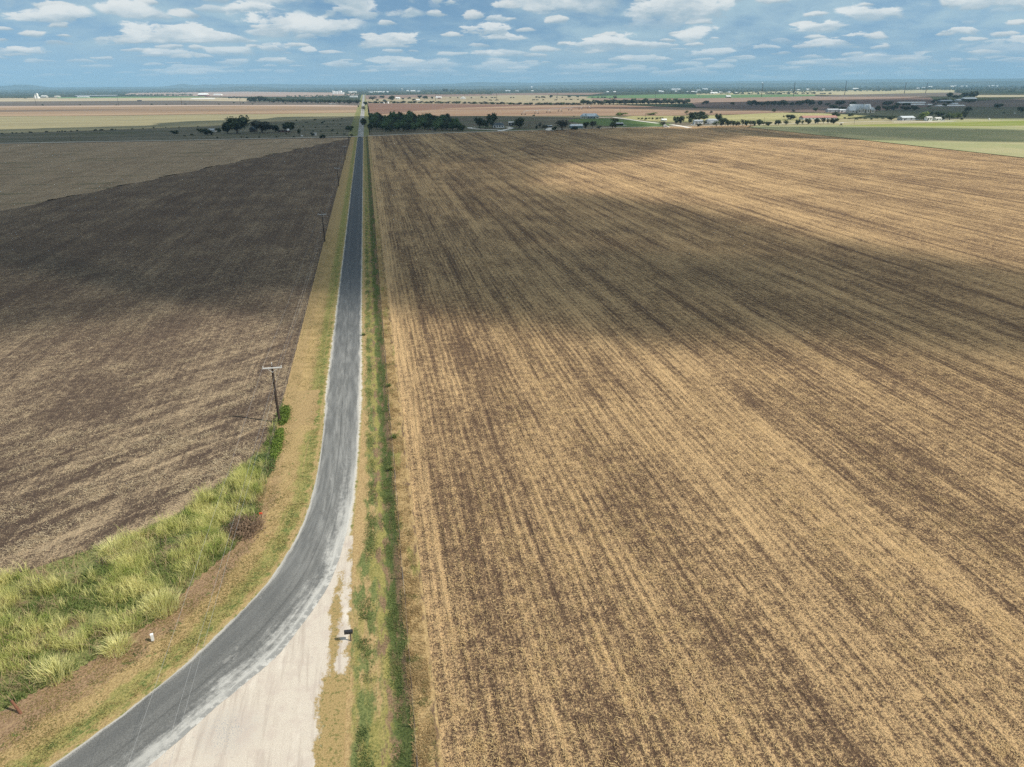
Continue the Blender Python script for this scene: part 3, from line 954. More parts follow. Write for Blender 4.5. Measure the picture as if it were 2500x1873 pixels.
px_poly('brown_strip', [(893, 243), (1050, 237), (1250, 232.5), (1440, 232), (1480, 226.8), (1250, 228), (1050, 231), (891, 233)], 0.20,
        far_field('brown_soil', (0.19, 0.125, 0.095), (0.27, 0.185, 0.14), 0.002, 0.01))
px_poly('green_crop_field', [(1430, 239.5), (1660, 240.3), (1800, 239), (1990, 235), (1990, 231), (1800, 231.3), (1640, 230), (1440, 235)], 0.24,
        far_field('green_crop', (0.095, 0.165, 0.065), (0.13, 0.20, 0.085), 0.0015, 0.008))
px_poly('upper_brown_field', [(1690, 251), (1900, 247.5), (2200, 240.5), (2270, 236.5), (2050, 234), (1900, 237), (1750, 239.5), (1640, 241), (1440, 240), (1450, 246.4)], 0.20,
        far_field('upper_brown', (0.235, 0.16, 0.12), (0.30, 0.215, 0.165), 0.002, 0.01))
px_poly('dark_brown_field', [(1700, 262), (1940, 274), (2060, 277), (2260, 262), (2290, 250), (2270, 238), (2200, 241), (1900, 248), (1690, 252)], 0.18,
        far_field('dark_brown', (0.135, 0.09, 0.075), (0.185, 0.125, 0.10), 0.002, 0.01))
px_poly('dark_green_pasture', [(1950, 274.5), (2130, 282.5), (2300, 291), (2800, 286), (2800, 262), (2500, 262), (2260, 262)], 0.15,
        far_field('dark_pasture', (0.085, 0.095, 0.055), (0.13, 0.13, 0.08), 0.003, 0.015, (0.12, 0.095, 0.075)))
px_poly('far_right_brown', [(2270, 262), (2800, 262), (2800, 240), (2560, 238), (2390, 246), (2290, 252)], 0.21,
        far_field('far_right_brown', (0.14, 0.105, 0.085), (0.19, 0.145, 0.115), 0.002, 0.008))
px_poly('far_pale_strip', [(2380, 238), (2800, 235), (2800, 231.5), (2380, 232.5)], 0.3, far_field('far_pale', (0.33, 0.29, 0.19), (0.40, 0.35, 0.24)))
px_poly('far_yellow_pasture', [(1700, 232), (1900, 230.5), (2050, 232), (2330, 226), (2330, 219), (2050, 221), (1850, 224), (1700, 229)], 0.28,
        far_field('far_yellow', (0.32, 0.29, 0.16), (0.42, 0.36, 0.22), 0.001, 0.005))
px_poly('far_dark_strip', [(1990, 236.5), (2300, 236), (2380, 232), (2330, 225.8), (2050, 231.8)], 0.3,
        far_field('far_dark', (0.12, 0.105, 0.085), (0.16, 0.13, 0.105)))


# distant hills: one ridge sheet per side with a rounded back, far out on the plain
def hills(name, crest, dist, depth, mat):
    """crest: (photo column, height in metres); built at its real distance as a solid ridge"""
    prof = []
    r = np.random.default_rng(5)
    xs = np.linspace(crest[0][0], crest[-1][0], 260)
    hs = np.interp(xs, [c[0] for c in crest], [c[1] for c in crest]) * 1.15
    hs = hs + (vnoise(xs, 0 * xs, 0.03, 4, 4) - 0.5) * 14
    V, n = [], len(xs)
    for kk, (f, hh) in enumerate(((-0.5, -0.02), (-0.3, 0.35), (-0.12, 0.8), (0, 1.0), (0.3, 0.9), (0.6, 0.5), (1.0, -0.02))):
        for x, h in zip(xs, hs):
            d = at(x, 400)
            d = Vector((d.x, d.y, 0)).normalized()
            V.append(tuple(d * (dist + f * depth)) [:2] + ((h * hh if hh > 0 else -30),))
    i, j = np.meshgrid(np.arange(n - 1), np.arange(6))
    b = (j * n + i).ravel()
    o = link(name, mesh_np(name, V, np.stack([b, b + 1, b + n + 1, b + n], -1), smooth=True), mat)
    return tag(o, kind='structure')


M_HILL = far_field('wooded_hills', (0.035, 0.05, 0.03), (0.07, 0.075, 0.045), 0.002, 0.002)
hills('hills', [(-500, 90), (0, 88), (60, 92), (75, 112), (115, 112), (140, 85), (165, 60), (430, 62), (455, 90), (478, 128), (505, 84), (535, 118), (548, 86), (570, 112), (610, 98), (700, 104),
                (850, 84), (900, 92), (1100, 84), (1165, 124), (1205, 118), (1300, 104), (1450, 116), (1650, 110), (1800, 106), (2000, 118), (2150, 126), (2400, 114), (2600, 118), (3000, 118)], 22000, 2500, M_HILL)
hills('hills', [(-500, 20), (300, 26), (520, 30), (640, 52), (700, 28), (900, 26), (1300, 40), (1700, 52), (2100, 56), (2500, 58), (3000, 50)], 14500, 1600, M_HILL)

# air: one even volume round the whole place
hz = MB().box(-27500, 27500, -27500, 27500, -2.0, 150.0)
mh = bpy.data.materials.new('haze')
mh.use_nodes = True
mh.node_tree.nodes.clear()
th = NT(mh.node_tree)
pv = th.n('ShaderNodeVolumePrincipled')
pv.inputs['Color'].default_value = (0.41, 0.67, 0.90, 1)
pv.inputs['Density'].default_value = 6.5e-5
pv.inputs['Anisotropy'].default_value = 0.0
th.put(th.n('ShaderNodeOutputMaterial').inputs['Volume'], pv.outputs[0])
haze = hz.build('haze', mh)
tag(haze, kind='stuff', label='thin blue haze over the plain towards the hills')


# ------------------------------------------------------------------ clouds overhead (beyond the top of the frame): their shadows lie on the fields
def mat_cloud():
    m = bpy.data.materials.new('cloud')
    m.use_nodes = True
    m.node_tree.nodes.clear()
    t = NT(m.node_tree)
    pos = t.n('ShaderNodeNewGeometry').outputs['Position']
    at_ = t.n('ShaderNodeAttribute', attribute_name='mass').outputs['Fac']
    n = t.noise(pos, 0.0125, 6, 0.6)
    n2 = t.noise(pos, 0.003, 3, 0.55)
    v = t.m('ADD', at_, t.m('MULTIPLY', t.m('SUBTRACT', n, 0.5), 1.5))
    v = t.m('ADD', v, t.m('MULTIPLY', t.m('SUBTRACT', n2, 0.5), 0.5))
    al = t.step(v, -0.05, 0.85, 0.0, 0.76)
    d = t.n('ShaderNodeBsdfDiffuse')
    d.inputs[0].default_value = (0.9, 0.9, 0.9, 1)
    tr = t.n('ShaderNodeBsdfTranslucent')
    tr.inputs[0].default_value = (0.9, 0.9, 0.9, 1)
    mx = t.n('ShaderNodeMixShader')
    mx.inputs[0].default_value = 0.35
    t.put(mx.inputs[1], d.outputs[0])
    t.put(mx.inputs[2], tr.outputs[0])
    m2 = t.n('ShaderNodeMixShader')
    t.put(m2.inputs[0], al)
    t.put(m2.inputs[1], t.n('ShaderNodeBsdfTransparent').outputs[0])
    t.put(m2.inputs[2], mx.outputs[0])
    t.put(t.n('ShaderNodeOutputMaterial').inputs[0], m2.outputs[0])
    return m


M_CLOUD = mat_cloud()


def cloud(pxs, alt, soft, cell, seed):
    """a flat-based cumulus standing where its shadow falls on the given patch of ground"""
    off = SUN_V * (alt / SUN_V.z)
    poly = [(at(*p).x + off.x, at(*p).y + off.y) for p in pxs]
    xs = np.arange(min(p[0] for p in poly) - soft, max(p[0] for p in poly) + soft, cell)
    ys = np.arange(min(p[1] for p in poly) - soft, max(p[1] for p in poly) + soft, cell)
    X, Y = np.meshgrid(xs, ys)
    d = edge_dist(X, Y, poly) * np.where(inside(X, Y, poly), 1, -1)
    den = np.clip(0.5 + d / (2 * soft), -0.5, 1.5)
    body = np.clip(den, 0, 1)
    lump = vnoise(X, Y, 1 / 90, seed, 4)
    top = alt + 25 + body * (60 + 160 * lump)
    bot = alt + body * 20 * (lump - 0.5)
    n, mrow = len(xs), len(ys)
    V = np.concatenate([np.stack([X, Y, top], -1).reshape(-1, 3), np.stack([X, Y, bot], -1).reshape(-1, 3)])
    i, j = np.meshgrid(np.arange(n - 1), np.arange(mrow - 1))
    b = (j * n + i).ravel()
    q = np.stack([b, b + 1, b + n + 1, b + n], -1)
    keep = (den.reshape(-1)[q].max(1) > -0.45)
    q = q[keep]
    me = mesh_np('cloud', V, np.concatenate([q, q[:, ::-1] + n * mrow]), smooth=True)
    a = me.attributes.new('mass', 'FLOAT', 'POINT')
    a.data.foreach_set('value', np.concatenate([den.ravel(), den.ravel()]).astype(np.float32))
    tag(link('cloud', me, M_CLOUD), kind='structure')


cloud([(-500, 830), (0, 815), (400, 770), (700, 715), (880, 690), (1060, 722), (1200, 745), (1300, 780), (1500, 835), (1750, 865), (1830, 850), (2000, 845), (2250, 865), (2500, 890), (3100, 930),
       (3100, 700), (2500, 668), (2260, 635), (2030, 590), (1800, 540), (1525, 485), (1330, 448), (1360, 400), (1500, 392), (1695, 350), (1850, 330), (1865, 318), (1700, 316), (1600, 313), (1560, 302), (1520, 290), (1300, 284),
       (900, 286), (870, 290), (676, 299), (500, 311), (226, 321), (-500, 332)], 700, 18, 12, 31)
cloud([(1930, 317), (2150, 334), (2350, 345), (2700, 348), (2700, 322), (2350, 314), (2200, 311), (2000, 312)], 700, 12, 9, 32)
cloud([(1480, 263), (1700, 268), (1880, 271), (2030, 266), (2085, 261), (2150, 262), (2260, 281), (2400, 290), (2800, 289), (2800, 243), (2250, 243), (2000, 246), (1850, 251), (1700, 262)], 800, 40, 22, 33)


# ------------------------------------------------------------------ low growth and litter that nobody could count
def straw_mesh(name, P, ln, wd, mat, label, lift=0.07, tilt=0.25, base_z=0.0):
    n = len(P)
    a = rng.random(n) * 2 * np.pi
    L = ln[0] + (ln[1] - ln[0]) * rng.random(n) ** 2
    Wd = wd[0] + (wd[1] - wd[0]) * rng.random(n)
    dx_, dy_ = np.cos(a), np.sin(a)
    tz = (rng.random(n) - 0.5) * 2 * tilt * L
    z0 = base_z + 0.012 + rng.random(n) * lift + np.abs(tz) / 2
    bend = (rng.random(n) - 0.5) * 0.35
    V = np.zeros((n, 6, 3))
    for k_, t in enumerate((-0.5, 0.0, 0.5)):
        cx_ = P[:, 0] + dx_ * L * t - dy_ * bend * L * (0.25 - t * t)
        cy_ = P[:, 1] + dy_ * L * t + dx_ * bend * L * (0.25 - t * t)
        for q, sg in enumerate((-0.5, 0.5)):
            V[:, k_ * 2 + q] = np.column_stack([cx_ - dy_ * Wd * sg, cy_ + dx_ * Wd * sg, z0 + tz * t])
    b = np.arange(n)[:, None] * 6
    F = np.concatenate([b + np.array([0, 2, 3, 1]), b + np.array([2, 4, 5, 3])])
    return tag(link(name, mesh_np(name, V.reshape(-1, 3), F), mat), label=label, kind='stuff')


def blades(P, z0, h, wd, lean, az=None):
    """curved grass blades: arrays of base points, heights, widths, lean"""
    n = len(P)
    a = rng.random(n) * 2 * np.pi if az is None else az
    ux, uy = np.cos(a), np.sin(a)
    tw = a + np.pi / 2 + (rng.random(n) - 0.5) * 1.6
    px_, py_ = np.cos(tw), np.sin(tw)
    V = np.zeros((n, 8, 3))
    for k_, t in enumerate((0, 0.38, 0.72, 1.0)):
        r = lean * h * t ** 1.9
        zz = z0 + h * (t - 0.30 * np.minimum(lean, 1.2) * t ** 3)
        ww = wd * (1.0, 0.9, 0.62, 0.12)[k_] / 2
        for q, sg in enumerate((-1, 1)):
            V[:, k_ * 2 + q] = np.column_stack([P[:, 0] + ux * r + px_ * ww * sg, P[:, 1] + uy * r + py_ * ww * sg, zz])
    b = np.arange(n)[:, None] * 8
    F = np.concatenate([b + np.array(q) for q in ([0, 1, 3, 2], [2, 3, 5, 4], [4, 5, 7, 6])])
    return V.reshape(-1, 3), F


def grass_mat(name, c1, c2, c3=None, scale=0.5, trans=0.35):
    def fn(t):
        n = t.noise(t.pos, scale, 3, 0.6)
        f = t.noise(t.pos, 7.0, 2, 0.7)
        v = t.m('ADD', t.m('MULTIPLY', n, 0.65), t.m('MULTIPLY', f, 0.45))
        c = t.mix(t.step(v, 0.38, 0.68), c1, c2)
        if c3:
            c = t.mix(t.step(t.noise(t.pos, scale * 0.7, 3, 0.6), 0.54, 0.66), c, c3)
        tr = t.n('ShaderNodeBsdfTranslucent')
        t.put(tr.inputs[0], c)
        mx = t.n('ShaderNodeMixShader')
        mx.inputs[0].default_value = trans
        t.put(mx.inputs[1], t.b.outputs[0])
        t.put(mx.inputs[2], tr.outputs[0])
        t.put(t.nt.nodes['Material Output'].inputs[0], mx.outputs[0])
        return c
    return material(name, fn, 0.7, 0.15)


M_STRAW = grass_mat('straw_litter', (0.42, 0.275, 0.12), (0.70, 0.51, 0.26), None, 1.2, 0.1)
M_STRAW2 = grass_mat('pale_straw', (0.36, 0.265, 0.155), (0.62, 0.50, 0.33), None, 1.2, 0.1)
M_TALL = grass_mat('tall_grass', (0.38, 0.41, 0.11), (0.74, 0.68, 0.30), (0.30, 0.36, 0.09), 0.55, 0.4)
M_TALL2 = grass_mat('pale_tall_grass', (0.54, 0.52, 0.19), (0.80, 0.76, 0.38), None, 0.8, 0.45)
M_LOW = grass_mat('low_weeds', (0.07, 0.115, 0.03), (0.22, 0.27, 0.08), (0.32, 0.26, 0.13), 0.35, 0.35)
M_DITCH = grass_mat('ditch_grass', (0.075, 0.11, 0.035), (0.19, 0.225, 0.075), (0.25, 0.20, 0.10), 0.6)
M_MOWN = grass_mat('mown_grass', (0.15, 0.145, 0.045), (0.36, 0.28, 0.12), (0.07, 0.10, 0.03), 0.55)
M_DRY = grass_mat('dry_grass', (0.30, 0.205, 0.095), (0.46, 0.34, 0.175), (0.16, 0.16, 0.06), 0.5)


def scatter(n, x0, x1, y0, y1, power=1.4, keep=None):
    """random ground points, denser near the camera's end"""
    out, tot = [], 0
    while tot < n:
        m_ = n * 3
        x = x0 + (x1 - x0) * rng.random(m_)
        y = y0 + (y1 - y0) * rng.random(m_)
        d = np.sqrt(x * x + y * y + CAMH ** 2)
        ok = rng.random(m_) < (60.0 / np.maximum(d, 60)) ** power
        if keep is not None:
            ok &= rng.random(m_) < keep(x, y)
        out.append(np.column_stack([x[ok], y[ok]]))
        tot += int(ok.sum())
    return np.concatenate(out)[:n]


def dens_right(x, y):
    rows = vnoise(x * 0.16, y * 0.006, 1.0, 41, 3) * 0.6 + vnoise(x * 0.62, y * 0.03, 1.0, 42, 3) * 0.4
    cl = vnoise(x, y, 0.9, 43, 4)
    d = np.clip((rows - 0.40) * 3.2, 0.05, 1) * np.clip((cl - 0.34) * 3.0, 0.04, 1)
    d = d * (0.75 + 0.25 * np.sin(x * 6.2832 / 0.96)) * (1 - 0.5 * np.abs(np.sin(x * 3.1416 / 5.8)) ** 6)
    return d * (y < 780 - 0 * x) * (x < 1.8 + (y - 5) * 0.95 + 60)


straw_mesh('field_straw', scatter(170000, 2.0, 120, 28, 210, 1.4, dens_right), (0.07, 0.40), (0.012, 0.03), M_STRAW,
           'chopped golden straw littering the large right field', 0.09, 0.45)


LF = [(-16.3, 105), (-17, 94), (-20.3, 85.2), (-25, 77), (-31.2, 72.8), (-38.7, 68.8), (-52, 63.4), (-120, 40), (-120, 260), (-16.3, 260)]


def dens_left(x, y):
    u, v = x * 0.76 + y * 0.65, -x * 0.65 + y * 0.76
    st = vnoise(u * 0.10, v * 0.45, 1.0, 51, 4)
    head = np.clip(1 - (edge_dist(x, y, RANK) / 16), 0, 1)
    cl = vnoise(x, y, 0.8, 52, 4)
    return np.clip((st - 0.47 + 0.17 * head) * 3.2, 0.05, 1) * np.clip((cl - 0.28) * 2.4, 0.05, 1) * inside(x, y, LF)


straw_mesh('field_straw', scatter(120000, -105, -16.4, 58, 230, 1.3, dens_left), (0.08, 0.48), (0.015, 0.04), M_STRAW2,
           'pale straw scattered in streaks over the dark tilled left field', 0.09, 0.4)

# rank grass corner
gaps = [(-33.5, 69.5, 3.0), (-17.0, 73.0, 2.2), (-36.5, 51.5, 2.2), (-26.0, 55.8, 1.6)]


def in_rank(x, y):
    ok = inside(x, y, RANK) & (edge_dist(x, y, RANK) > 0.15)
    for gx, gy_, gr in gaps:
        ok &= np.hypot(x - gx, y - gy_) > gr
    return ok


def tuft(cx_, cy_, n, rad, h, wd, spread, z=0.03):
    a = rng.random(n) * 2 * np.pi
    r = rad * np.sqrt(rng.random(n))
    P = np.column_stack([cx_ + r * np.cos(a), cy_ + r * np.sin(a)])
    hh = h * (0.55 + 0.45 * rng.random(n)) * (1.0 - 0.35 * (r / rad) ** 2)
    az = a + (rng.random(n) - 0.5) * 1.6
    return blades(P, z, hh, wd * (0.7 + 0.6 * rng.random(n)), (0.15 + spread * rng.random(n)) * (0.5 + r / rad), az)


def join(parts):
    V, F, o = [], [], 0
    for v, f in parts:
        V.append(v)
        F.append(f + o)
        o += len(v)
    return np.concatenate(V), np.concatenate(F)


m_ = 16000
cx_ = -66 + 51 * rng.random(m_)
cy_ = 36 + 66 * rng.random(m_)
dn = vnoise(cx_, cy_, 0.30, 61, 3) * 0.75 + vnoise(cx_, cy_, 1.1, 62, 2) * 0.25
hn = vnoise(cx_, cy_, 0.45, 64, 3)
ok = in_rank(cx_, cy_) & (rng.random(m_) < np.clip((dn - 0.40) * 4.0, 0.05, 1)) & (edge_dist(cx_, cy_, RANK) > 0.3 + 0.9 * rng.random(m_)) & (rng.random(m_) < np.clip((100 - cy_) / 18, 0, 1))
parts = []
for x, y, hq in list(zip(cx_[ok], cy_[ok], hn[ok]))[:1500]:
    s_ = 0.45 + 0.55 * rng.random()
    nb = int(18 + 34 * s_)
    a = rng.random(nb) * 2 * np.pi
    r = 0.75 * s_ * np.sqrt(rng.random(nb))
    P = np.column_stack([x + r * np.cos(a), y + r * np.sin(a)])
    hh = (0.5 + 1.7 * hq) * (0.45 + 0.7 * rng.random(nb)) * s_ * 1.25
    az = rng.random() * 6.28 + rng.normal(size=nb) * 1.5
    parts.append(blades(P, 0.02, hh, 0.036 * (0.7 + 0.6 * rng.random(nb)), 0.15 + 0.75 * rng.random(nb), az))
V, F = join(parts)
tag(link('tall_grass', mesh_np('tall_grass', V, F), M_TALL), label='tall yellow green grass filling the corner left of the road curve', kind='stuff')
pts = scatter(52000, -70, -14.9, 36, 112, 0.8, lambda x, y: inside(x, y, RANK) * np.clip((vnoise(x, y, 0.5, 63, 3) - 0.25) * 2.2, 0.1, 1) * np.where(np.hypot(x + 33.5, y - 69.5) < 3, 0.12, 1))
V, F = blades(pts, 0.02, 0.22 + 0.5 * rng.random(len(pts)) ** 1.5, 0.045 + 0.02 * rng.random(len(pts)), 0.4 + 0.5 * rng.random(len(pts)))
tag(link('low_weeds', mesh_np('low_weeds', V, F), M_LOW), label='low dark green weeds under and between the tall grass', kind='stuff')

pts = scatter(5200, -64, -15.2, 38, 100, 0.6, lambda x, y: inside(x, y, RANK) * np.clip((vnoise(x, y, 0.4, 66, 3) - 0.45) * 4, 0.02, 1))
V, F = blades(pts, 0.02, 0.5 + 0.9 * rng.random(len(pts)), 0.03 + 0.01 * rng.random(len(pts)), 0.2 + 1.2 * rng.random(len(pts)))
tag(link('dead_stalks', mesh_np('dead_stalks', V, F), grass_mat('dead_stalks', (0.24, 0.165, 0.10), (0.46, 0.34, 0.20), None, 0.8, 0.2)), label='dead tan stalks tangled among the tall grass', kind='stuff')

for (px, py, n, rad, h, spread, mt, lab) in (
        (395, 1490, 560, 1.5, 2.2, 0.6, M_TALL2, 'largest pale tussock of grass, fanning out beside the bare verge above the white pedestal'),
        (287, 1588, 380, 1.1, 1.6, 0.75, M_TALL2, 'pale arching grass tussock left of the white utility pedestal'),
        (186, 1582, 170, 0.6, 1.7, 0.45, M_TALL2, 'narrow upright yellow grass tussock in the middle of the low green weeds'),
        (145, 1655, 260, 1.1, 2.3, 0.7, M_TALL2, 'tall leaning yellow tussock at the verge left of the dark weeds near the bottom corner'),
        (283, 1348, 360, 1.4, 1.9, 0.9, M_TALL2, 'pale tussock at the field edge where the rank grass corner begins to widen'),
        (475, 1392, 300, 1.4, 1.8, 0.6, M_TALL, 'dense bright green grass tussock close to the dead brush pile on its lower left')):
    c = at(px, py)
    V, F = tuft(0, 0, n, rad, h, 0.04, spread, 0.0)
    o = link('grass_clump', mesh_np('grass_clump', V, F), mt)
    o.location = (c.x, c.y, 0.03)
    tag(o, lab, 'grass clump', 'grass tussocks in the rank corner')

# short grass on the verges
def zr(P):
    return z_right(P[:, 0], P[:, 1])


def ditch_d(x, y):
    band = np.exp(-((x + 0.9) / 0.6) ** 2) * 0.9 + np.exp(-((x + np.interp(y, [52, 72], [3.6, 2.7])) / 0.55) ** 2) * 0.9
    return np.clip(band, 0.0, 1) * np.clip((vnoise(x, y, 0.5, 71, 3) - 0.42) * 3.4, 0.015, 1)


P = scatter(26000, -4.2, 0.1, 30, 300, 1.3, ditch_d)
V, F = blades(P, zr(P) - 0.01, 0.07 + 0.15 * rng.random(len(P)) ** 1.5, 0.035 + 0.025 * rng.random(len(P)), 0.5 + 0.7 * rng.random(len(P)))
tag(link('ditch_grass', mesh_np('ditch_grass', V, F), M_DITCH), label='green weeds growing in the ditch beside the right fence', kind='stuff')
P = scatter(26000, -0.1, 1.7, 30, 260, 1.3, lambda x, y: np.clip((vnoise(x, y, 0.7, 73, 3) - 0.25) * 2, 0.1, 1))
V, F = blades(P, zr(P) - 0.01, 0.10 + 0.22 * rng.random(len(P)), 0.035 + 0.02 * rng.random(len(P)), 0.5 + 0.7 * rng.random(len(P)))
tag(link('dry_grass', mesh_np('dry_grass', V, F), M_DRY), label='dry tan grass strip between the right fence and the straw field', kind='stuff')
VERGE = [(-15.6, 260), (-15.6, 92), (-14.8, 76), (-16.7, 69.5), (-19.6, 64.2), (-22.4, 58.4), (-27.4, 53), (-34, 47.5), (-50, 36), (-46, 29), (-37.6, 34.6), (-31, 39.9), (-26.1, 44.4), (-22.5, 48.3),
         (-19.3, 52.2), (-16.5, 56.8), (-13.9, 61.6), (-12.2, 66.5), (-10.8, 72.4), (-9.95, 83), (-9.8, 96), (-9.9, 112), (-9.9, 260)]
P = scatter(44000, -50, -9.7, 29, 260, 1.2, lambda x, y: inside(x, y, VERGE) * np.clip((vnoise(x, y, 0.6, 75, 4) - 0.3) * 2.4, 0.04, 1))
V, F = blades(P, np.where(P[:, 1] > 77, z_left(P[:, 0], P[:, 1]), 0.035) - 0.01, 0.06 + 0.13 * rng.random(len(P)), 0.035 + 0.025 * rng.random(len(P)), 0.5 + 0.8 * rng.random(len(P)))
tag(link('verge_grass', mesh_np('verge_grass', V, F), M_MOWN), label='short mown yellowing grass on the left verge', kind='stuff')

# ------------------------------------------------------------------ plants
def leaf_mat(name, c1, c2):
    def fn(t):
        co = t.n('ShaderNodeTexCoord').outputs['Object']
        n = t.noise(co, 5.0, 3, 0.65)
        rnd = t.n('ShaderNodeObjectInfo').outputs['Random']
        c = t.mix(t.step(n, 0.34, 0.66), c1, c2)
        c = t.vm('SCALE', c, t.m('ADD', 0.75, t.m('MULTIPLY', rnd, 0.5)))
        tr = t.n('ShaderNodeBsdfTranslucent')
        t.put(tr.inputs[0], c)
        mx = t.n('ShaderNodeMixShader')
        mx.inputs[0].default_value = 0.22
        t.put(mx.inputs[1], t.b.outputs[0])
        t.put(mx.inputs[2], tr.outputs[0])
        t.put(t.nt.nodes['Material Output'].inputs[0], mx.outputs[0])
        return c
    return material(name, fn, 0.7, 0.15)


LEAF = {
    'dark': leaf_mat('dark_leaves', (0.030, 0.044, 0.024), (0.075, 0.095, 0.046)),
    'mid': leaf_mat('green_leaves', (0.045, 0.066, 0.028), (0.105, 0.135, 0.056)),
    'wood': leaf_mat('wood_leaves', (0.045, 0.08, 0.034), (0.115, 0.17, 0.07)),
    'weed': leaf_mat('weed_leaves', (0.07, 0.11, 0.035), (0.16, 0.20, 0.07)),
    'lime': leaf_mat('yellow_green_leaves', (0.08, 0.11, 0.025), (0.17, 0.21, 0.06)),
    'grey': leaf_mat('grey_leaves', (0.05, 0.058, 0.042), (0.11, 0.115, 0.085)),
    'vine': leaf_mat('vine_leaves', (0.085, 0.145, 0.025), (0.22, 0.285, 0.06)),
}
M_BARK = plain('bark', (0.085, 0.07, 0.055), 0.3, 6)
M_DEADWOOD = plain('dead_wood', (0.30, 0.27, 0.23), 0.2, 6)


def crown_mesh(name, seed, lobes, n, size, zlo, zhi, core, flat=0.75):
    r = np.random.default_rng(seed)
    zc_ = (zlo + zhi) / 2
    hz_ = (zhi - zlo) / 2
    C = []
    for k_ in range(lobes):
        a, q = r.random() * 2 * np.pi, math.sqrt(r.random()) * 0.31
        zz = zc_ + (r.random() * 2 - 1) * hz_ * 0.55
        C.append((q * math.cos(a), q * math.sin(a), zz, 0.13 + 0.10 * r.random()))
    C = np.array(C)
    k_ = r.integers(0, lobes, n)
    d = r.normal(size=(n, 3))
    d /= np.linalg.norm(d, axis=1)[:, None]
    rad = C[k_, 3] * (0.72 + 0.42 * r.random(n))
    P = C[k_, :3] + d * rad[:, None] * np.array([1, 1, hz_ / 0.38])
    P[:, 2] = np.clip(P[:, 2], zlo + 0.0, zhi + 0.05)
    nn = d + r.normal(size=(n, 3)) * 0.55
    nn /= np.linalg.norm(nn, axis=1)[:, None]
    t1 = np.cross(nn, r.normal(size=(n, 3)))
    t1 /= np.linalg.norm(t1, axis=1)[:, None]
    t2 = np.cross(nn, t1)
    s_ = size * (0.6 + 0.8 * r.random(n))[:, None]
    V = np.stack([P - t1 * s_, P + t2 * s_ * 0.55, P + t1 * s_, P - t2 * s_ * 0.55], 1).reshape(-1, 3)
    F = np.arange(n * 4).reshape(-1, 4)
    if core:
        bm = bmesh.new()
        for c in C:
            mt = Matrix.Translation(c[:3]) @ Matrix.Diagonal((1, 1, hz_ / 0.38, 1))
            g = bmesh.ops.create_icosphere(bm, subdivisions=1, radius=c[3] * 0.78, matrix=mt)
            for v in g['verts']:
                v.co += Vector(r.normal(size=3)) * 0.02
        bm.verts.ensure_lookup_table()
        cv = np.array([v.co[:] for v in bm.verts])
        cv[:, 2] = np.maximum(cv[:, 2], zlo)
        cf = np.array([[v.index for v in f.verts] for f in bm.faces])
        bm.free()
        o = len(V)
        V = np.concatenate([V, cv])
        cf = np.concatenate([cf, cf[:, 2:3]], 1) + o
        me = bpy.data.meshes.new(name)
        me.from_pydata(V.tolist(), [], [tuple(f) for f in F.tolist()] + [tuple(f[:3]) for f in cf.tolist()])
        me.update()
        return me
    return mesh_np(name, V, F)


def trunk_mesh(seed, top, r0, limbs=4, bare=False):
    r = random.Random(seed)
    mb = MB()
    mid = top * 0.5
    mb.tube([(0, 0, -0.03), (r.uniform(-.02, .02), r.uniform(-.02, .02), mid), (r.uniform(-.04, .04), r.uniform(-.04, .04), top)], [r0, r0 * 0.75, r0 * 0.4], 6)
    for k_ in range(limbs):
        a = 2 * math.pi * (k_ + r.random() * 0.6) / limbs
        q = r.uniform(0.2, 0.38)
        z1 = top * r.uniform(0.9, 1.35) if not bare else r.uniform(0.6, 1.0)
        p0 = (0, 0, mid * r.uniform(0.7, 1.2))
        p1 = (q * 0.5 * math.cos(a), q * 0.5 * math.sin(a), (p0[2] + z1) / 2 + 0.03)
        p2 = (q * math.cos(a), q * math.sin(a), z1)
        mb.tube([p0, p1, p2], [r0 * 0.55, r0 * 0.35, r0 * 0.12], 5)
        if bare:
            for _ in range(3):
                b = a + r.uniform(-0.9, 0.9)
                e = (p1[0] + 0.2 * math.cos(b), p1[1] + 0.2 * math.sin(b), p1[2] + r.uniform(0.08, 0.25))
                mb.tube([p1, e], [r0 * 0.25, r0 * 0.08], 4)
    return mb.mesh('trunk')


PROTO = {}
for kind, args in {'dense': (13, 620, 0.060, 0.16, 1.0, True), 'round': (9, 520, 0.060, 0.12, 1.0, True), 'loose': (12, 420, 0.055, 0.22, 1.0, False),
                   'bush': (8, 300, 0.075, 0.0, 1.0, True), 'small': (5, 120, 0.11, 0.0, 1.0, True)}.items():
    for v_ in range(3):
        PROTO[kind, v_] = (crown_mesh('crown', 100 + 10 * v_ + len(kind), *args), trunk_mesh(200 + v_ + len(kind), args[3] + 0.3, 0.035))
for v_ in range(2):
    PROTO['bare', v_] = (None, trunk_mesh(300 + v_, 0.6, 0.03, 6, True))
for me_, tr_ in PROTO.values():
    if me_:
        me_.materials.append(LEAF['dark'])
    tr_.materials.append(M_BARK)
_count = {}


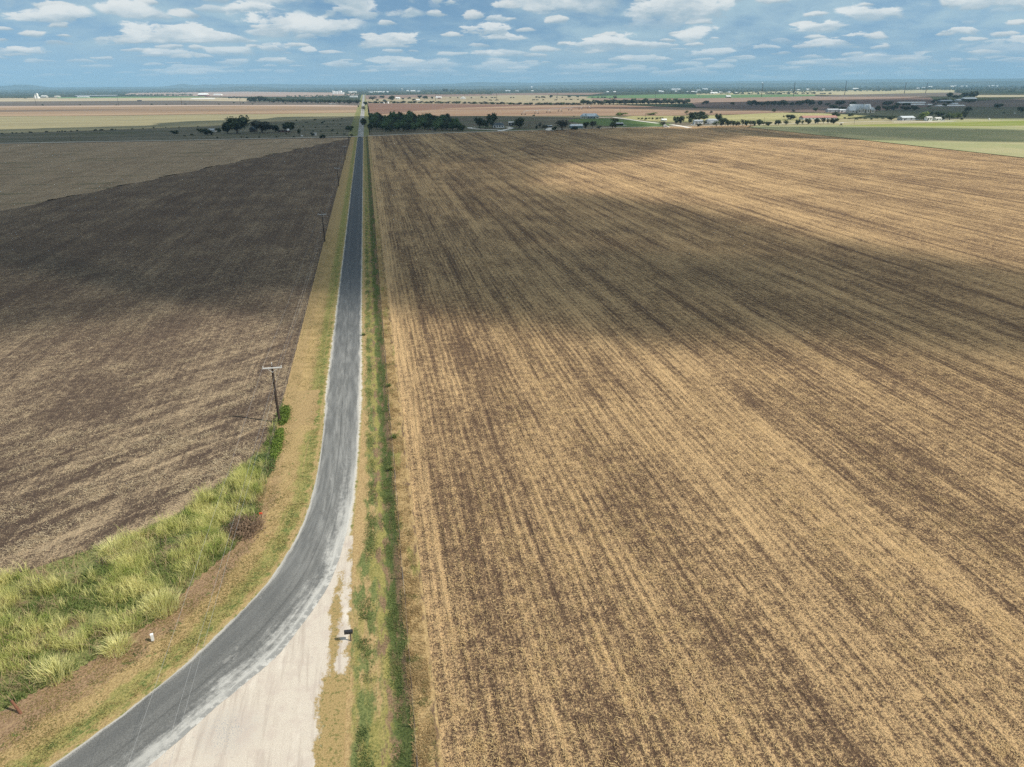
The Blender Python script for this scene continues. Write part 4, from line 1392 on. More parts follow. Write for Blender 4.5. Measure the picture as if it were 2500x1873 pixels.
def tree(kind, px, py, w, h, label, leaf='dark', group=None, cat='tree', name=None):
    """w, h: width and height in photograph pixels at that place; metres follow from the distance"""
    p, m = at(px, py), mpp(px, py)
    _count[kind] = _count.get(kind, 0) + 1
    nv = 2 if kind == 'bare' else 3
    crown, trunk = PROTO[kind, _count[kind] % nv]
    W, Hh = w * m * 1.15, h * m / 1.078 * 1.08
    rz = (_count[kind] * 2.399) % 6.283
    if kind in ('bush', 'small'):
        o = link(name or 'bush', crown)
        o.location = (p.x, p.y, -0.05)
        o.rotation_euler = (0, 0, rz)
        o.scale = (W * 1.15, W * 1.15, Hh)
        o.material_slots[0].link = 'OBJECT'
        o.material_slots[0].material = LEAF[leaf]
        return tag(o, label, 'bush' if cat == 'tree' else cat, group)
    root = empty(name or ('bare_tree' if kind == 'bare' else 'tree'), (p.x, p.y, -0.05), rz, (W * 1.12, W * 1.12, Hh))
    tag(root, label, cat, group)
    t_ = link('trunk', trunk, None, root)
    if kind == 'bare':
        t_.material_slots[0].link = 'OBJECT'
        t_.material_slots[0].material = M_DEADWOOD
    else:
        c_ = link('crown', crown, None, root)
        c_.material_slots[0].link = 'OBJECT'
        c_.material_slots[0].material = LEAF[leaf]
    return root


D, MI, LI, GY = 'dark', 'mid', 'lime', 'grey'
# left farmstead
for a in (
    ('bush', 490, 325, 16, 11, 'round dark bush on the left of the small grey shed roof', D),
    ('bush', 511, 329.5, 24, 16, 'largest round bush standing in front of the small grey shed', D),
    ('bush', 533, 323, 14, 11, 'dark bush on the right of the small grey shed roof', D),
    ('dense', 579, 326.5, 54, 42, 'huge dark tree towering over the left farmstead', D),
    ('round', 556, 326.5, 24, 27, 'dark tree leaning against the left flank of the huge farmstead tree', D),
    ('dense', 640, 324.5, 48, 29, 'broad feathery tree right of the dark barn roof at the left farmstead', GY),
    ('round', 673, 323.5, 19, 18, 'small dark tree between the broad feathery tree and the low red shed', D),
    ('dense', 708, 322.5, 31, 25, 'single bushy tree right of the left farmstead with the lamp pole before it', D),
    ('loose', 731, 333, 8, 20, 'slender dark tree beside the leaning bare pole on the rough pasture', D),
    ('bush', 763, 332.5, 10, 9, 'small bush touching the white box on the rough pasture', D),
    ('bush', 790, 337.5, 16, 10, 'lone dark bush at the edge of the cross road left of the junction', D),
    ('round', 855, 321.5, 22, 15, 'dark roadside tree just left of the far road beyond the junction', D),
    ('bush', 424, 327, 20, 9, 'dark bush alone on the rough pasture well left of the farmstead', D),
    ('loose', 858, 336, 9, 9, 'scraggy bush beside the fifth pole at the junction', GY),
):
    tree(*a)
for i, (x, y, w_, h_) in enumerate([(811, 320.5, 6, 5), (764, 322, 6, 4), (784, 322.5, 5, 4), (823, 328, 6, 5), (632, 337, 6, 4), (603, 338, 7, 4), (676, 336.5, 6, 4), (717, 336.5, 5, 5), (698, 329, 6, 4), (470, 331, 8, 5),
                                    (451, 333, 7, 4), (530, 338, 6, 4), (590, 336, 5, 3), (800, 312, 6, 5), (787, 302, 7, 5), (792, 298, 6, 4), (815, 297, 5, 4), (770, 294, 7, 4), (748, 300, 6, 3), (835, 291, 5, 3), (725, 295, 6, 3), (690, 305, 5, 3),
                                    (840, 330, 5, 4), (770, 312, 5, 3), (740, 310, 6, 3), (830, 305, 5, 3)]):
    tree('small', x, y, w_, h_, 'low dark shrub dotted over the rough pasture right of the left farmstead', D, 'shrubs dotted over the rough pasture')
for i, (x, w_, h_) in enumerate([(5, 7, 3), (31, 5, 4), (40, 5, 3), (54, 5, 3), (76, 8, 4), (114, 9, 4), (140, 4, 3), (146, 4, 3), (153, 5, 4), (159, 5, 3), (174, 7, 3), (190, 6, 4), (234, 9, 4), (247, 10, 4), (274, 9, 4), (283, 4, 3), (322, 6, 3), (349, 4, 3),
                                 (376, 5, 5), (405, 4, 3), (437, 4, 3), (483, 4, 3)]):
    y = float(np.interp(x, [0, 226, 500], [327.2, 319.2, 309.2]))
    tree('small', x, y + 0.4, w_, h_, 'small shrub in the broken row along the near edge of the olive field', D, 'shrubs along the edge of the olive field')
for x, y, w_, h_ in [(105, 258.3, 6, 4), (284, 258, 5, 3), (370, 257, 6, 4), (407, 257, 4, 3), (453, 256.5, 5, 4), (195, 257.5, 5, 3), (535, 256, 5, 3), (595, 253.5, 5, 4), (617, 255, 4, 3), (697, 254, 5, 4), (777, 253, 6, 4), (572, 252, 5, 3)]:
    tree('small', x, y, w_, h_, 'isolated dark shrub on the dark strip far out to the left', D, 'shrubs on the dark fallow strip')
# tree line behind the left fields
xs_ = [612, 622, 634, 645, 658, 668, 680, 692, 703, 715, 726, 738, 749, 760, 771, 783, 794, 806, 817, 829, 841, 852, 863, 873]
for i, x in enumerate(xs_):
    h_ = (13.5, 14.5, 15, 14, 11, 10, 12, 10)[i] if i < 8 else (8.5, 10, 9, 10.5)[i % 4]
    tree('round' if i % 3 else 'dense', x, (250.0 if x < 655 else 250.5 + (x - 655) * 0.012) + (i % 2) * 0.5, 16, h_, 'dark tree in the long tree line left of the far road', D, 'trees of the left tree line')
for x, h_ in [(562, 5), (572, 6), (580, 5), (590, 5), (601, 4)]:
    tree('small', x, 241, 9, h_, 'small distant tree in the sparse row above the dark strip', GY, 'sparse distant row of trees')
tree('round', 852, 254, 8, 6, 'dark tree standing apart in front of the right end of the left tree line', D)

# dense wood right of the junction
wq = [at(907, 323), at(1136, 319.5), at(1098, 301), at(909, 300)]
for i in range(88):
    u, v = ((i * 0.618034) % 1), ((i * 0.754877 + 0.13) % 1)
    v = v ** 1.15
    p = (wq[0] * (1 - u) + wq[1] * u) * (1 - v) + (wq[3] * (1 - u) + wq[2] * u) * v
    d = p - Vector((0, 0, CAMH))
    rr, uu, ff = d.dot(RV), d.dot(UV_), d.dot(FV)
    hm = 8.6 + 5.0 * v * (0.6 + 0.4 * math.sin(i * 1.9)) + (3.0 if v > 0.6 and u < 0.55 else 0)
    _count['wood'] = i
    root = empty('tree', (p.x, p.y, -0.05), i * 2.1, (10.5 + (i % 5) * 0.9, 10.5 + (i % 5) * 0.9, hm))
    tag(root, 'dark green tree in the dense wood behind the right field', 'tree', 'trees of the dense wood')
    cr, tr_ = PROTO['dense' if i % 2 else 'round', i % 3]
    link('trunk', tr_, None, root)
    c_ = link('crown', cr, None, root)
    c_.material_slots[0].link = 'OBJECT'
    c_.material_slots[0].material = LEAF['wood' if (i % 3) else D]
for a in (
    ('round', 891, 308.5, 20, 20, 'dark tree at the right edge of the far road where the wood begins', D),
    ('bare', 981, 325, 9, 10, 'smaller pale bare tree at the near edge of the dense wood', GY),
    ('bare', 1056, 324.5, 13, 17, 'taller pale bare tree at the near edge of the dense wood', GY),
    ('round', 1128, 321, 15, 16, 'last dark tree at the right end of the dense wood beside the white drive', D),
    ('dense', 968, 299, 40, 19, 'tallest broad tree rising from the back of the dense wood', D),
    ('round', 922, 297, 20, 17, 'round dark tree at the back left of the dense wood near the grey roof', D),
    # white farmhouse
    ('dense', 1172, 312.5, 29, 26, 'big dark oak like tree on the left of the white farmhouse by its drive', D),
    ('round', 1186, 314, 18, 22, 'dark tree squeezed between the two tallest trees in front of the white farmhouse', D),
    ('dense', 1203, 314, 25, 36, 'tallest dark tree at the white farmhouse, its crown rising over the field behind', D),
    ('round', 1268, 313, 33, 26, 'large dome shaped dark tree right of the white open shed', D),
    ('bush', 1310, 315.5, 8, 9, 'small dark bush left of the low grey shed behind the right field', D),
    ('loose', 1331, 318, 21, 14, 'low spreading tree before the low grey shed and its pale drive', GY),
    ('loose', 1318, 312, 14, 12, 'thin grey tree behind the bush between dome tree and low grey shed', GY),
    ('bush', 1352.5, 318, 14, 10, 'dark bush on the right of the pale drive to the low grey shed', D),
    ('loose', 1372, 318, 42, 24, 'wide wispy grey tree left of the silver roofed barn', GY),
    ('bush', 1402, 317, 18, 9, 'dark shrubs growing against the front of the silver roofed barn', D),
    ('round', 1429, 315, 17, 17, 'dark tree touching the right end of the silver roofed barn', D),
    ('loose', 1446, 314, 20, 19, 'grey green tree, second to the right of the silver roofed barn', GY),
    ('bush', 1462, 314, 12, 6, 'low bush halfway between the silver roofed barn and the dark shed', GY),
    ('round', 1495, 314, 18, 17, 'dark round tree left of the dark open shed on the lawn', D),
    ('loose', 1501, 301, 24, 13, 'leafy tree above the roof of the dark open shed', MI),
    ('bush', 1302, 284, 7, 4, 'tiny dark bush alone on the border of the orange pivot field', D),
    ('small', 1401, 285.5, 4, 3, 'small dark bush just left of the blue roofed house', D),
    ('bush', 1518, 282, 28, 7, 'light green thicket on the sunlit meadow right of the blue roofed house', LI),
    ('bush', 1592, 281, 27, 6, 'long low green thicket along the back of the sunlit meadow', LI),
    ('loose', 1676, 279.5, 10, 9, 'little round tree standing free on the orange field edge above the big oak', LI),
    ('loose', 1735, 278.5, 10, 8, 'thin little tree on the field edge above the white mobile home', GY),
    ('round', 1650, 303.5, 14, 20, 'left one of two dark trees beside the white drive on the right', D),
    ('round', 1662, 303.5, 17, 20, 'right one of two dark trees beside the white drive on the right', D),
    ('dense', 1706, 298.5, 50, 26, 'broadest dark tree spreading behind the white mobile home', D),
    ('round', 1683, 301, 14, 13, 'small dark tree under the left side of the broadest tree at the mobile home', D),
    ('round', 1754, 300, 17, 23, 'tall dark tree right behind the white house with the porch', D),
    ('round', 1765, 302.5, 18, 14, 'dark tree right of the white house with the porch', D),
    ('round', 1706, 310, 13, 9, 'small dark tree in front of the white mobile home', D),
    ('loose', 1721, 305, 11, 12, 'grey tree in the gap between mobile home and porch house', GY),
    ('loose', 1748.5, 310, 17, 14, 'light green tree in front of the white house with the porch', MI),
    ('loose', 1617, 310, 18, 14, 'wispy tree standing beside the small white hut', GY),
    ('round', 1854, 307.5, 22, 16, 'largest dark tree of the lane row, left of the utility pole there', D),
    ('round', 1876, 307.5, 22, 10, 'low wide dark tree just right of the utility pole in the lane row', D),
    ('round', 1900, 306.5, 17, 14, 'dark tree on the lane, second to the right of its utility pole', D),
    ('loose', 1919, 305.5, 19, 12, 'thin dark tree on the lane, third to the right of its utility pole', D),
    ('round', 1947, 305, 14, 13, 'compact dark tree before the left end of the red roofed building', D),
    ('loose', 1959, 304.5, 9, 10, 'slim small tree before the left part of the red roofed building', D),
    ('round', 1973, 304, 18, 14, 'leafy dark tree before the left white wall of the red roofed building', D),
    ('round', 1996.5, 303, 18, 15, 'dark tree before the middle of the red roofed building', D),
    ('loose', 2010, 303, 13, 16, 'tall thin tree right of the middle of the red roofed building', D),
    ('loose', 2021, 303, 10, 14, 'narrow tree before the right half of the red roofed building', D),
    ('round', 2035, 303, 19, 15, 'dark tree before the right end of the red roofed building', D),
    ('round', 1930, 292, 24, 12, 'bushy tree with a white vehicle under it, left of the red roofed building', D),
    ('small', 1913.5, 287, 5, 5, 'tiny round tree alone in the meadow left of the red roofed building', D),
    ('bush', 2038, 284.5, 21, 11, 'dark bush below the grey metal barn of the big stone house', D),
    ('bush', 2079, 284, 15, 8, 'dark bush on the slope below the big stone house', D),
    ('bush', 1889, 274, 15, 9, 'pale round bush on the rim of the dark brown field', GY),
    ('bush', 1937, 273, 9, 6, 'small pale bush on the rim of the dark brown field', GY),
    ('round', 1991, 273, 13, 11, 'single dark tree on the dark brown field left of the grey metal barn', D),
    ('round', 1717, 255.3, 8, 7, 'left one of two small dark trees standing together on the upper brown field', D),
    ('round', 1724, 255, 12, 9, 'right one of two small dark trees standing together on the upper brown field', D),
    ('round', 1787.5, 257.3, 11, 8, 'solitary dark tree left of the dark tree belt on the brown field', D),
    ('dense', 2049, 258.5, 24, 13, 'dark tree behind the grey metal barn, left of the dome shaped one', D),
    ('dense', 2036, 267.5, 26, 11, 'dark tree rising directly behind the grey metal barn', D),
    ('round', 2056, 273.5, 21, 13, 'dark tree between the grey metal barn and the white outbuilding', D),
    ('round', 2074, 270.5, 15, 9, 'dark shrubby tree left of the big stone house roof', D),
    ('dense', 2085, 263, 25, 15, 'dome shaped dark tree behind the left wing of the big stone house', D),
    ('round', 2140, 272, 16, 14, 'dark tree at the right gable of the big stone house', D),
    ('dense', 2165, 259, 22, 12, 'dark tree left of the long white poultry sheds', D),
    ('round', 2164, 270.5, 19, 13, 'front dark tree, first to the right of the big stone house garden', D),
    ('round', 2182, 270.5, 19, 14, 'front dark tree, second to the right of the big stone house garden', D),
    ('round', 2189, 260, 16, 9, 'dark tree touching the left end of the long white poultry sheds', D),
    ('dense', 2209, 270.5, 24, 11, 'wide dark tree below the long white poultry sheds', D),
    ('round', 2232, 270.5, 20, 13, 'dark tree below the right end of the long white poultry sheds', D),
    ('dense', 2214, 260, 22, 9, 'dark tree half hiding the lower white poultry shed', D),
    # farm at the far right
    ('round', 2176, 294, 21, 11, 'dark tree left of the grey roofed building by the lime grass strip', D),
    ('loose', 2195.5, 293.5, 12, 9, 'thin tree touching the left wall of the grey roofed building', D),
    ('dense', 2254, 294, 23, 21, 'tall yellow green tree right of the grey roofed building', LI),
    ('round', 2270, 284, 14, 12, 'dark tree behind the white trailer house on the right', D),
    ('dense', 2291, 287, 24, 14, 'broad tree behind the white vehicles at the right farm', MI),
    ('round', 2302, 293, 11, 10, 'small dark tree right of the white vehicles at the right farm', D),
    ('dense', 2318, 292.5, 23, 17, 'large green tree in the middle of the right farm tree group', MI),
    ('dense', 2337, 290.5, 21, 15, 'yellow green tree near the right end of the right farm tree group', LI),
    ('round', 2354.5, 289.5, 16, 18, 'tall dark tree ending the right farm tree group', D),
    ('bush', 2348, 293, 7, 6, 'dark bush at the foot of the last tree of the right farm', D),
    ('round', 2365, 275, 19, 15, 'free standing dark tree above the last tree of the right farm', D),
    ('round', 2436, 264.7, 20, 12, 'free standing round tree out on the brown pasture at the far right', D),
    ('round', 2492, 275, 18, 14, 'dark tree cut by the right edge of the picture', D),
    ('bush', 2450, 277, 9, 3, 'flat dark bush below the free standing round tree on the far right', D),
    # hill farm
    ('round', 2321, 239, 19, 13, 'leftmost dark tree behind the hill farm with white roofs', D),
    ('round', 2336, 240.5, 22, 9, 'low dark tree next to the leftmost one behind the hill farm', D),
    ('dense', 2352, 240, 22, 13, 'middle dark tree of the grove behind the hill farm', D),
    ('dense', 2369, 239.5, 20, 16, 'tallest dark tree of the grove behind the hill farm', D),
    ('round', 2379, 238.5, 15, 15, 'rightmost dark tree of the grove behind the hill farm', D),
    ('round', 2307, 260.5, 13, 8, 'dark tree standing in front of the low white shed of the hill farm', D),
    ('dense', 2320, 255, 18, 8, 'dark tree between the roofs of the hill farm', D),
    ('dense', 2300, 248, 24, 7, 'dark trees left above the grey roof of the hill farm', D),
    ('round', 2278, 253, 10, 9, 'dark tree at the left end of the hill farm', D),
    ('dense', 2364, 251, 28, 8, 'dark tree hiding the white roof at the right of the hill farm', D),
    # road and scrub pasture beyond
    ('round', 892, 257.5, 10, 9, 'dark tree standing at the far road where it crosses the hedge line', D),
    ('loose', 889, 271, 12, 12, 'pale wind blown tree on a thick trunk beside the far road', GY),
    ('loose', 910, 245.5, 20, 11, 'bare looking tree just right of the far end of the road', GY),
    ('round', 933, 240.5, 13, 7, 'small tree behind the bare looking one near the far road', D),
    ('round', 957, 246, 20, 12.5, 'dark tree left of the far white house by the road', D),
    ('round', 1024, 241, 14, 8, 'left one of the paired trees right of the far white house', D),
    ('round', 1037, 243, 14, 9, 'right one of the paired trees right of the far white house', D),
    ('round', 1055, 242, 6, 6, 'tiny tree left of the distant white barn', D),
    ('round', 1345, 239.5, 9, 7, 'roundest small tree on the scrub pasture right of the distant gabled house', D),
    ('round', 1388, 238.5, 12, 5, 'wide small tree on the scrub pasture near a tall power pole', D),
    ('round', 1501.5, 241.5, 9, 7, 'dark tree at the foot of a tall power pole before the green crop', D),
    ('dense', 1088, 226, 13, 9, 'dark tree clump breaking the skyline on the distant wooded rise', D),
    ('round', 1104, 225.5, 7, 6, 'smaller dark tree right of the clump breaking the skyline', D),
):
    tree(*a)
for i, x in enumerate([1762, 1770, 1777, 1784, 1790, 1796, 1803, 1812, 1822, 1832, 1841]):
    tree('loose' if i % 2 else 'round', x, 308.7, 11, 12 + (i * 5) % 6, 'small tree in the close row along the lane right of the porch house', (GY, D, MI)[i % 3], 'row of small trees along the lane')
for x, w_, h_ in [(1835, 23, 14), (1848, 16, 11), (1860, 15, 10), (1874, 15, 12), (1890, 18, 13), (1903, 16, 12), (1914, 22, 14), (1935, 15, 10), (1952, 22, 14), (1975.5, 24, 16)]:
    tree('dense', x, 259.3, w_, h_, 'dark tree in the tree belt across the dark brown field', D, 'trees of the belt across the dark brown field')
tree('round', 2003.5, 258.5, 15, 12.6, 'round dark tree just right of the tree belt across the dark brown field', D)
tree('round', 2020, 258, 13, 7, 'low dark tree second to the right of the tree belt across the dark brown field', D)
# hedgerow of scrub and trees right of the road
hx = list(np.linspace(905, 1296, 30)) + list(np.linspace(1312, 1412, 12)) + list(np.linspace(1424, 1470, 6)) + list(np.linspace(1478, 1678, 22))
for i, x in enumerate(hx):
    h_ = 5.5 if x < 1300 else 6 if x < 1420 else 11 if x < 1475 else 12
    y = float(np.interp(x, [900, 1010, 1100, 1300, 1400, 1680], [252.2, 252, 252.6, 256.2, 256.4, 254]))
    h_ *= 0.8 + 0.4 * ((i * 0.618) % 1)
    if x < 1420:
        tree('bush', x, y + (i % 3) * 0.3, 15, h_, 'low grey green bush in the hedgerow behind the pivot field', (GY, MI, GY)[i % 3], 'hedgerow bushes')
    else:
        tree('round' if i % 2 else 'dense', x, y + (i % 3) * 0.2, 15 + (i % 3) * 3, h_, 'grey green tree in the hedgerow behind the pivot field', (MI, D, GY)[i % 3], 'hedgerow trees')
for i, (x, y, w_, h_) in enumerate([(1309, 240, 7, 5), (1316, 240, 5, 4), (1327, 239.7, 11, 5), (1359, 239.5, 4, 4), (1372, 239, 5, 3), (1411, 238.3, 7, 4), (1447, 239, 6, 3), (1460, 239, 6, 3), (1470, 239.5, 7, 4), (1478, 239.8, 9, 4), (1490, 241.5, 5, 3),
                                    (1302, 245.5, 9, 3), (1312, 245.5, 8, 3), (1327, 245.3, 6, 3), (1356, 245.5, 7, 3), (1382, 244.5, 5, 3), (1395, 244.3, 11, 3), (1411, 244.3, 6, 3), (1423, 244.3, 5, 3), (1176, 239.5, 7, 4), (1187, 240, 6, 3), (1200, 239.8, 8, 3), (1208, 239.8, 6, 3),
                                    (1198, 246, 8, 3), (1213, 246, 10, 3), (1150, 240.5, 6, 3), (1118, 240, 4, 3), (1100, 240, 5, 3), (1247, 239.7, 6, 3), (1254, 239.7, 6, 3), (985, 244, 8, 5), (1000, 242, 9, 5), (1010, 246, 10, 5), (922, 247, 9, 5), (940, 247.5, 10, 5)]):
    tree('small', x, y, w_, h_, 'scattered low bush on the tan scrub pasture beyond the hedgerow', (GY, D)[i % 2], 'bushes scattered on the scrub pasture')
for i, (x, h_) in enumerate([(1800, 4), (1812, 3), (1829, 4), (1851, 3), (1874, 4), (1884, 3), (1899, 4), (1905, 3), (1924, 4), (1945, 3), (1961, 4), (1971, 4), (1988, 5), (2006, 3), (2012, 3), (2026, 4)]):
    tree('small', x, 230.5 - (x - 1800) * 0.002, 9, h_, 'dark bush in the dotted line above the green crop field', D, 'bushes above the green crop field')
for i, x in enumerate([1560, 1568, 1576, 1585, 1594, 1603, 1611, 1618]):
    tree('small', x, 291.5 - (x - 1560) * 0.02 + (i % 3), 7, 4 + i % 3, 'rough shrub on the sunlit meadow left of the small white shed', MI, 'rough shrubs on the sunlit meadow')
for i, x in enumerate([2062, 2072, 2090, 2100, 2112, 2126, 2140, 2156]):
    tree('small', x, 290 + (i % 3) * 1.2, 8, 4, 'dark scrub on the slope between stone house and red roofed building', D, 'scrub below the stone house')

ORD = 'first second third fourth fifth sixth seventh eighth ninth tenth eleventh twelfth'.split()


def number(start, what, extra):
    """count a short row from its left end"""
    row = [o for o in COL.objects if o.get('label') == start]
    row.sort(key=lambda o: math.atan2(o.location.x, o.location.y))
    for i, o in enumerate(row):
        o['label'] = (what + ', ' + ORD[i] + ' from the left ' + extra) if len(row) <= 12 else o['label']


number('dark tree in the tree belt across the dark brown field', 'dark tree', 'in the dark field tree belt')
number('small tree in the close row along the lane right of the porch house', 'small tree', 'in the lane row beside the porch house')
number('small distant tree in the sparse row above the dark strip', 'small distant tree', 'in the sparse row above that dark strip')
number('rough shrub on the sunlit meadow left of the small white shed', 'rough shrub', 'on the sunlit meadow before the small white shed')
number('dark scrub on the slope between stone house and red roofed building', 'dark scrub bush', 'between stone house and red roofed building')

# far woods and town trees: one mass
def belt(name, label, quads, mat):
    parts = []
    for (x0, x1, y0, y1, n, sz) in quads:
        for _ in range(n):
            px, py = random.uniform(x0, x1), random.uniform(y0, y1)
            py += -0.0055 * (px - (x0 + x1) / 2)
            if py < VPY - ROLL * (px - VPX) + 3.4:
                continue
            p, m = at(px, py), mpp(px, py)
            w_ = sz * m * random.uniform(0.7, 1.5)
            h_ = w_ * random.uniform(0.35, 0.6)
            a = np.arange(5) * 1.2566 + random.random()
            ring = np.column_stack([np.cos(a) * w_ * 0.5, np.sin(a) * w_ * 0.5, np.full(5, h_ * 0.35)]) * np.random.default_rng(_).uniform(0.7, 1.2, (5, 1))
            V = np.concatenate([ring * (0.8, 0.8, 0), ring, [[0, 0, h_]]]) + np.array([p.x, p.y, -0.5])
            F = [[i, (i + 1) % 5, 5 + (i + 1) % 5, 5 + i] for i in range(5)] + [[5 + i, 5 + (i + 1) % 5, 10, 10] for i in range(5)]
            parts.append((V, np.array(F)))
    V, F = join(parts)
    me = bpy.data.meshes.new(name)
    me.from_pydata(V.tolist(), [], [tuple(dict.fromkeys(f)) for f in F.tolist()])
    me.update()
    return tag(link(name, me, mat), label=label, kind='stuff')


M_WOOD = leaf_mat('far_wood', (0.028, 0.042, 0.022), (0.06, 0.075, 0.04))


def mat_farwood():
    def fn(t):
        n = t.noise(t.pos, 0.02, 3, 0.7)
        return t.mix(t.step(n, 0.36, 0.64), (0.028, 0.042, 0.022), (0.085, 0.09, 0.052))
    return material('far_woodland', fn, 0.95, 0.0)


M_FW = mat_farwood()
belt('far_wood', 'distant wooded country and town trees in a dark band under the right horizon',
     [(1180, 1700, 213, 224.5, 700, 5), (1700, 2200, 211, 224, 800, 5), (2200, 2600, 208, 220, 700, 5), (1640, 2000, 225, 230, 160, 4.5), (2320, 2600, 218, 225, 120, 5), (1650, 1750, 224, 229, 90, 4.5)], M_FW)
belt('far_wood', 'distant woods around the white plant and along the horizon left of the centre',
     [(0, 500, 222, 228, 300, 5), (20, 70, 237, 241, 16, 5), (140, 470, 231.5, 234, 170, 4), (560, 1000, 216.5, 222, 420, 5), (840, 960, 224, 232.5, 190, 4.5), (700, 850, 234, 240, 110, 4.5), (380, 470, 231, 234, 40, 4), (960, 1200, 226, 231, 220, 4.5)], M_FW)
belt('far_wood', 'dark wooded rise behind the brown strip right of the road', [(1030, 1200, 219, 231, 500, 5)], M_FW)


# ------------------------------------------------------------------ built things
M_POLE = plain('creosote_pole', (0.05, 0.034, 0.025), 0.3, 3)
M_ARM = plain('weathered_arm', (0.62, 0.61, 0.59), 0.15, 3)
M_PORC = plain('porcelain', (0.62, 0.62, 0.60), 0.05, 2, 0.3, 0.5)
M_WIRE = plain('aluminium_wire', (0.42, 0.42, 0.42), 0.05, 1, 0.5, 0.4, 0.3)
M_TPOST = plain('rusty_steel_post', (0.07, 0.045, 0.035), 0.3, 5)
M_WPOST = plain('grey_wood_post', (0.13, 0.105, 0.085), 0.25, 5)
M_FWIRE = plain('fence_wire', (0.22, 0.20, 0.18), 0.1, 1, 0.6)
M_BLACK = plain('black_enamel', (0.022, 0.022, 0.024), 0.2, 4, 0.45, 0.4)
M_WHITE = plain('white_paint', (0.78, 0.78, 0.76), 0.06, 1)
M_DWHITE = plain('dull_white', (0.60, 0.59, 0.56), 0.08, 0.6)
M_CREAM = plain('limestone', (0.55, 0.51, 0.43), 0.12, 0.7)
M_GREYROOF = plain('grey_metal_roof', (0.36, 0.38, 0.40), 0.08, 0.4, 0.5, 0.4)
M_BLUEROOF = plain('blue_metal_roof', (0.47, 0.53, 0.57), 0.08, 0.4, 0.5, 0.4)
M_SILVER = plain('silver_metal_roof', (0.55, 0.58, 0.60), 0.08, 0.4, 0.45, 0.5)
M_SLATE = plain('dark_slate_roof', (0.075, 0.10, 0.115), 0.15, 0.6)
M_RED = plain('red_roof', (0.36, 0.19, 0.155), 0.12, 0.4)
M_REDW = plain('red_brown_wall', (0.20, 0.085, 0.065), 0.15, 0.5)
M_DARKW = plain('dark_boards', (0.05, 0.045, 0.042), 0.2, 0.8)
M_TEAL = plain('teal_wall', (0.12, 0.22, 0.24), 0.1, 0.5)
M_BLUEW = plain('slate_blue_wall', (0.22, 0.26, 0.30), 0.1, 0.5)
M_GLASS = plain('window_glass', (0.025, 0.03, 0.035), 0.1, 1, 0.1, 0.6)
M_STEEL = plain('galvanised_steel', (0.42, 0.44, 0.45), 0.12, 0.8, 0.5, 0.5, 0.4)
M_TYRE = plain('black_rubber', (0.02, 0.02, 0.02), 0.1, 3)
M_ORANGE = plain('red_orange_marker', (0.75, 0.10, 0.04), 0.08, 3)

# utility poles down the left fence
PX = -15.55


def dup(root, loc, label, rz=None):
    r = root.copy()
    COL.objects.link(r)
    r.location = loc
    if rz is not None:
        r.rotation_euler = (0, 0, rz)
    r['label'] = label
    for ch in list(root.children):
        c = ch.copy()
        COL.objects.link(c)
        c.parent = r
        for g in list(ch.children):
            d = g.copy()
            COL.objects.link(d)
            d.parent = c
    return r


PH = 9.0
p0 = empty('utility_pole', (PX, 100.8, 0))
tag(p0, 'nearest wooden utility pole, rising from the bright vines on the left fence', 'utility pole', 'wooden utility poles along the left fence')
MB().tube([(0, 0, -0.2), (-0.05, 0, 4.5), (-0.03, 0, PH - 0.25)], [0.20, 0.175, 0.14], 10).build('pole', M_POLE, p0)
MB().box(-1.32, 1.32, -0.22, -0.10, PH - 0.55, PH - 0.40).build('crossarm', M_ARM, p0)
b_ = MB()
for s_ in (-1, 1):
    b_.tube([(s_ * 0.7, -0.16, PH - 0.55), (0, -0.14, PH - 1.15)], 0.025, 5)
b_.build('brace', M_ARM, p0)


def insulator(x, y, z, par):
    MB().tube([(x, y, z), (x, y, z + 0.10), (x, y, z + 0.11), (x, y, z + 0.20), (x, y, z + 0.24)], [0.022, 0.022, 0.075, 0.065, 0.02], 8).build('insulator', M_PORC, par)


for x in (-1.22, 1.22):
    insulator(x, -0.16, PH - 0.40, p0)
MB().tube([(-0.03, 0, PH - 0.3), (-0.03, 0, PH + 0.05)], 0.03, 6).build('pole_top_pin', M_STEEL, p0)
insulator(-0.03, 0, PH + 0.05, p0)
POLES = [(-37.5, 'wooden utility pole standing behind the view, where the three wires over the curve end'), (236.5, 'second nearest wooden utility pole, on the left fence beside the shaded tilled field'),
         (377, 'third wooden utility pole up the left fence'), (518, 'fourth wooden utility pole up the left fence, near the tip of the stubble field'), (657, 'fifth wooden utility pole up the left fence, just before the cross road')]
for y, lab in POLES:
    dup(p0, (PX, y, 0), lab, random.uniform(-0.04, 0.04))
ys_all = [-37.5, 100.8, 236.5, 377, 518, 657]
for (ox, oz, lab) in ((-1.22, PH - 0.17, 'left power wire strung between the crossarms of the utility poles'), (1.22, PH - 0.17, 'right power wire strung between the crossarms of the utility poles'), (0.45, PH - 0.95, 'lower middle power wire on the utility poles')):
    pts = []
    for a, b in zip(ys_all[:-1], ys_all[1:]):
        for k_ in range(14):
            t = k_ / 14
            pts.append((PX + ox, a + (b - a) * t - 0.16, oz - 1.1 * 4 * t * (1 - t)))
    pts.append((PX + ox, ys_all[-1], oz))
    tag(MB().tube(pts, 0.008, 4).build('power_wire', M_WIRE), lab, 'power wire', 'power wires on the utility poles')

# fences
tp = MB().box(-0.035, 0.035, -0.008, 0.008, -0.3, 1.25).box(-0.008, 0.008, 0.008, 0.05, -0.3, 1.25).mesh('post')
tp.materials.append(M_TPOST)
wp_ = MB().tube([(0, 0, -0.3), (0.01, 0, 0.6), (0.02, 0, 1.38)], [0.075, 0.07, 0.06], 7).mesh('post')
wp_.materials.append(M_WPOST)


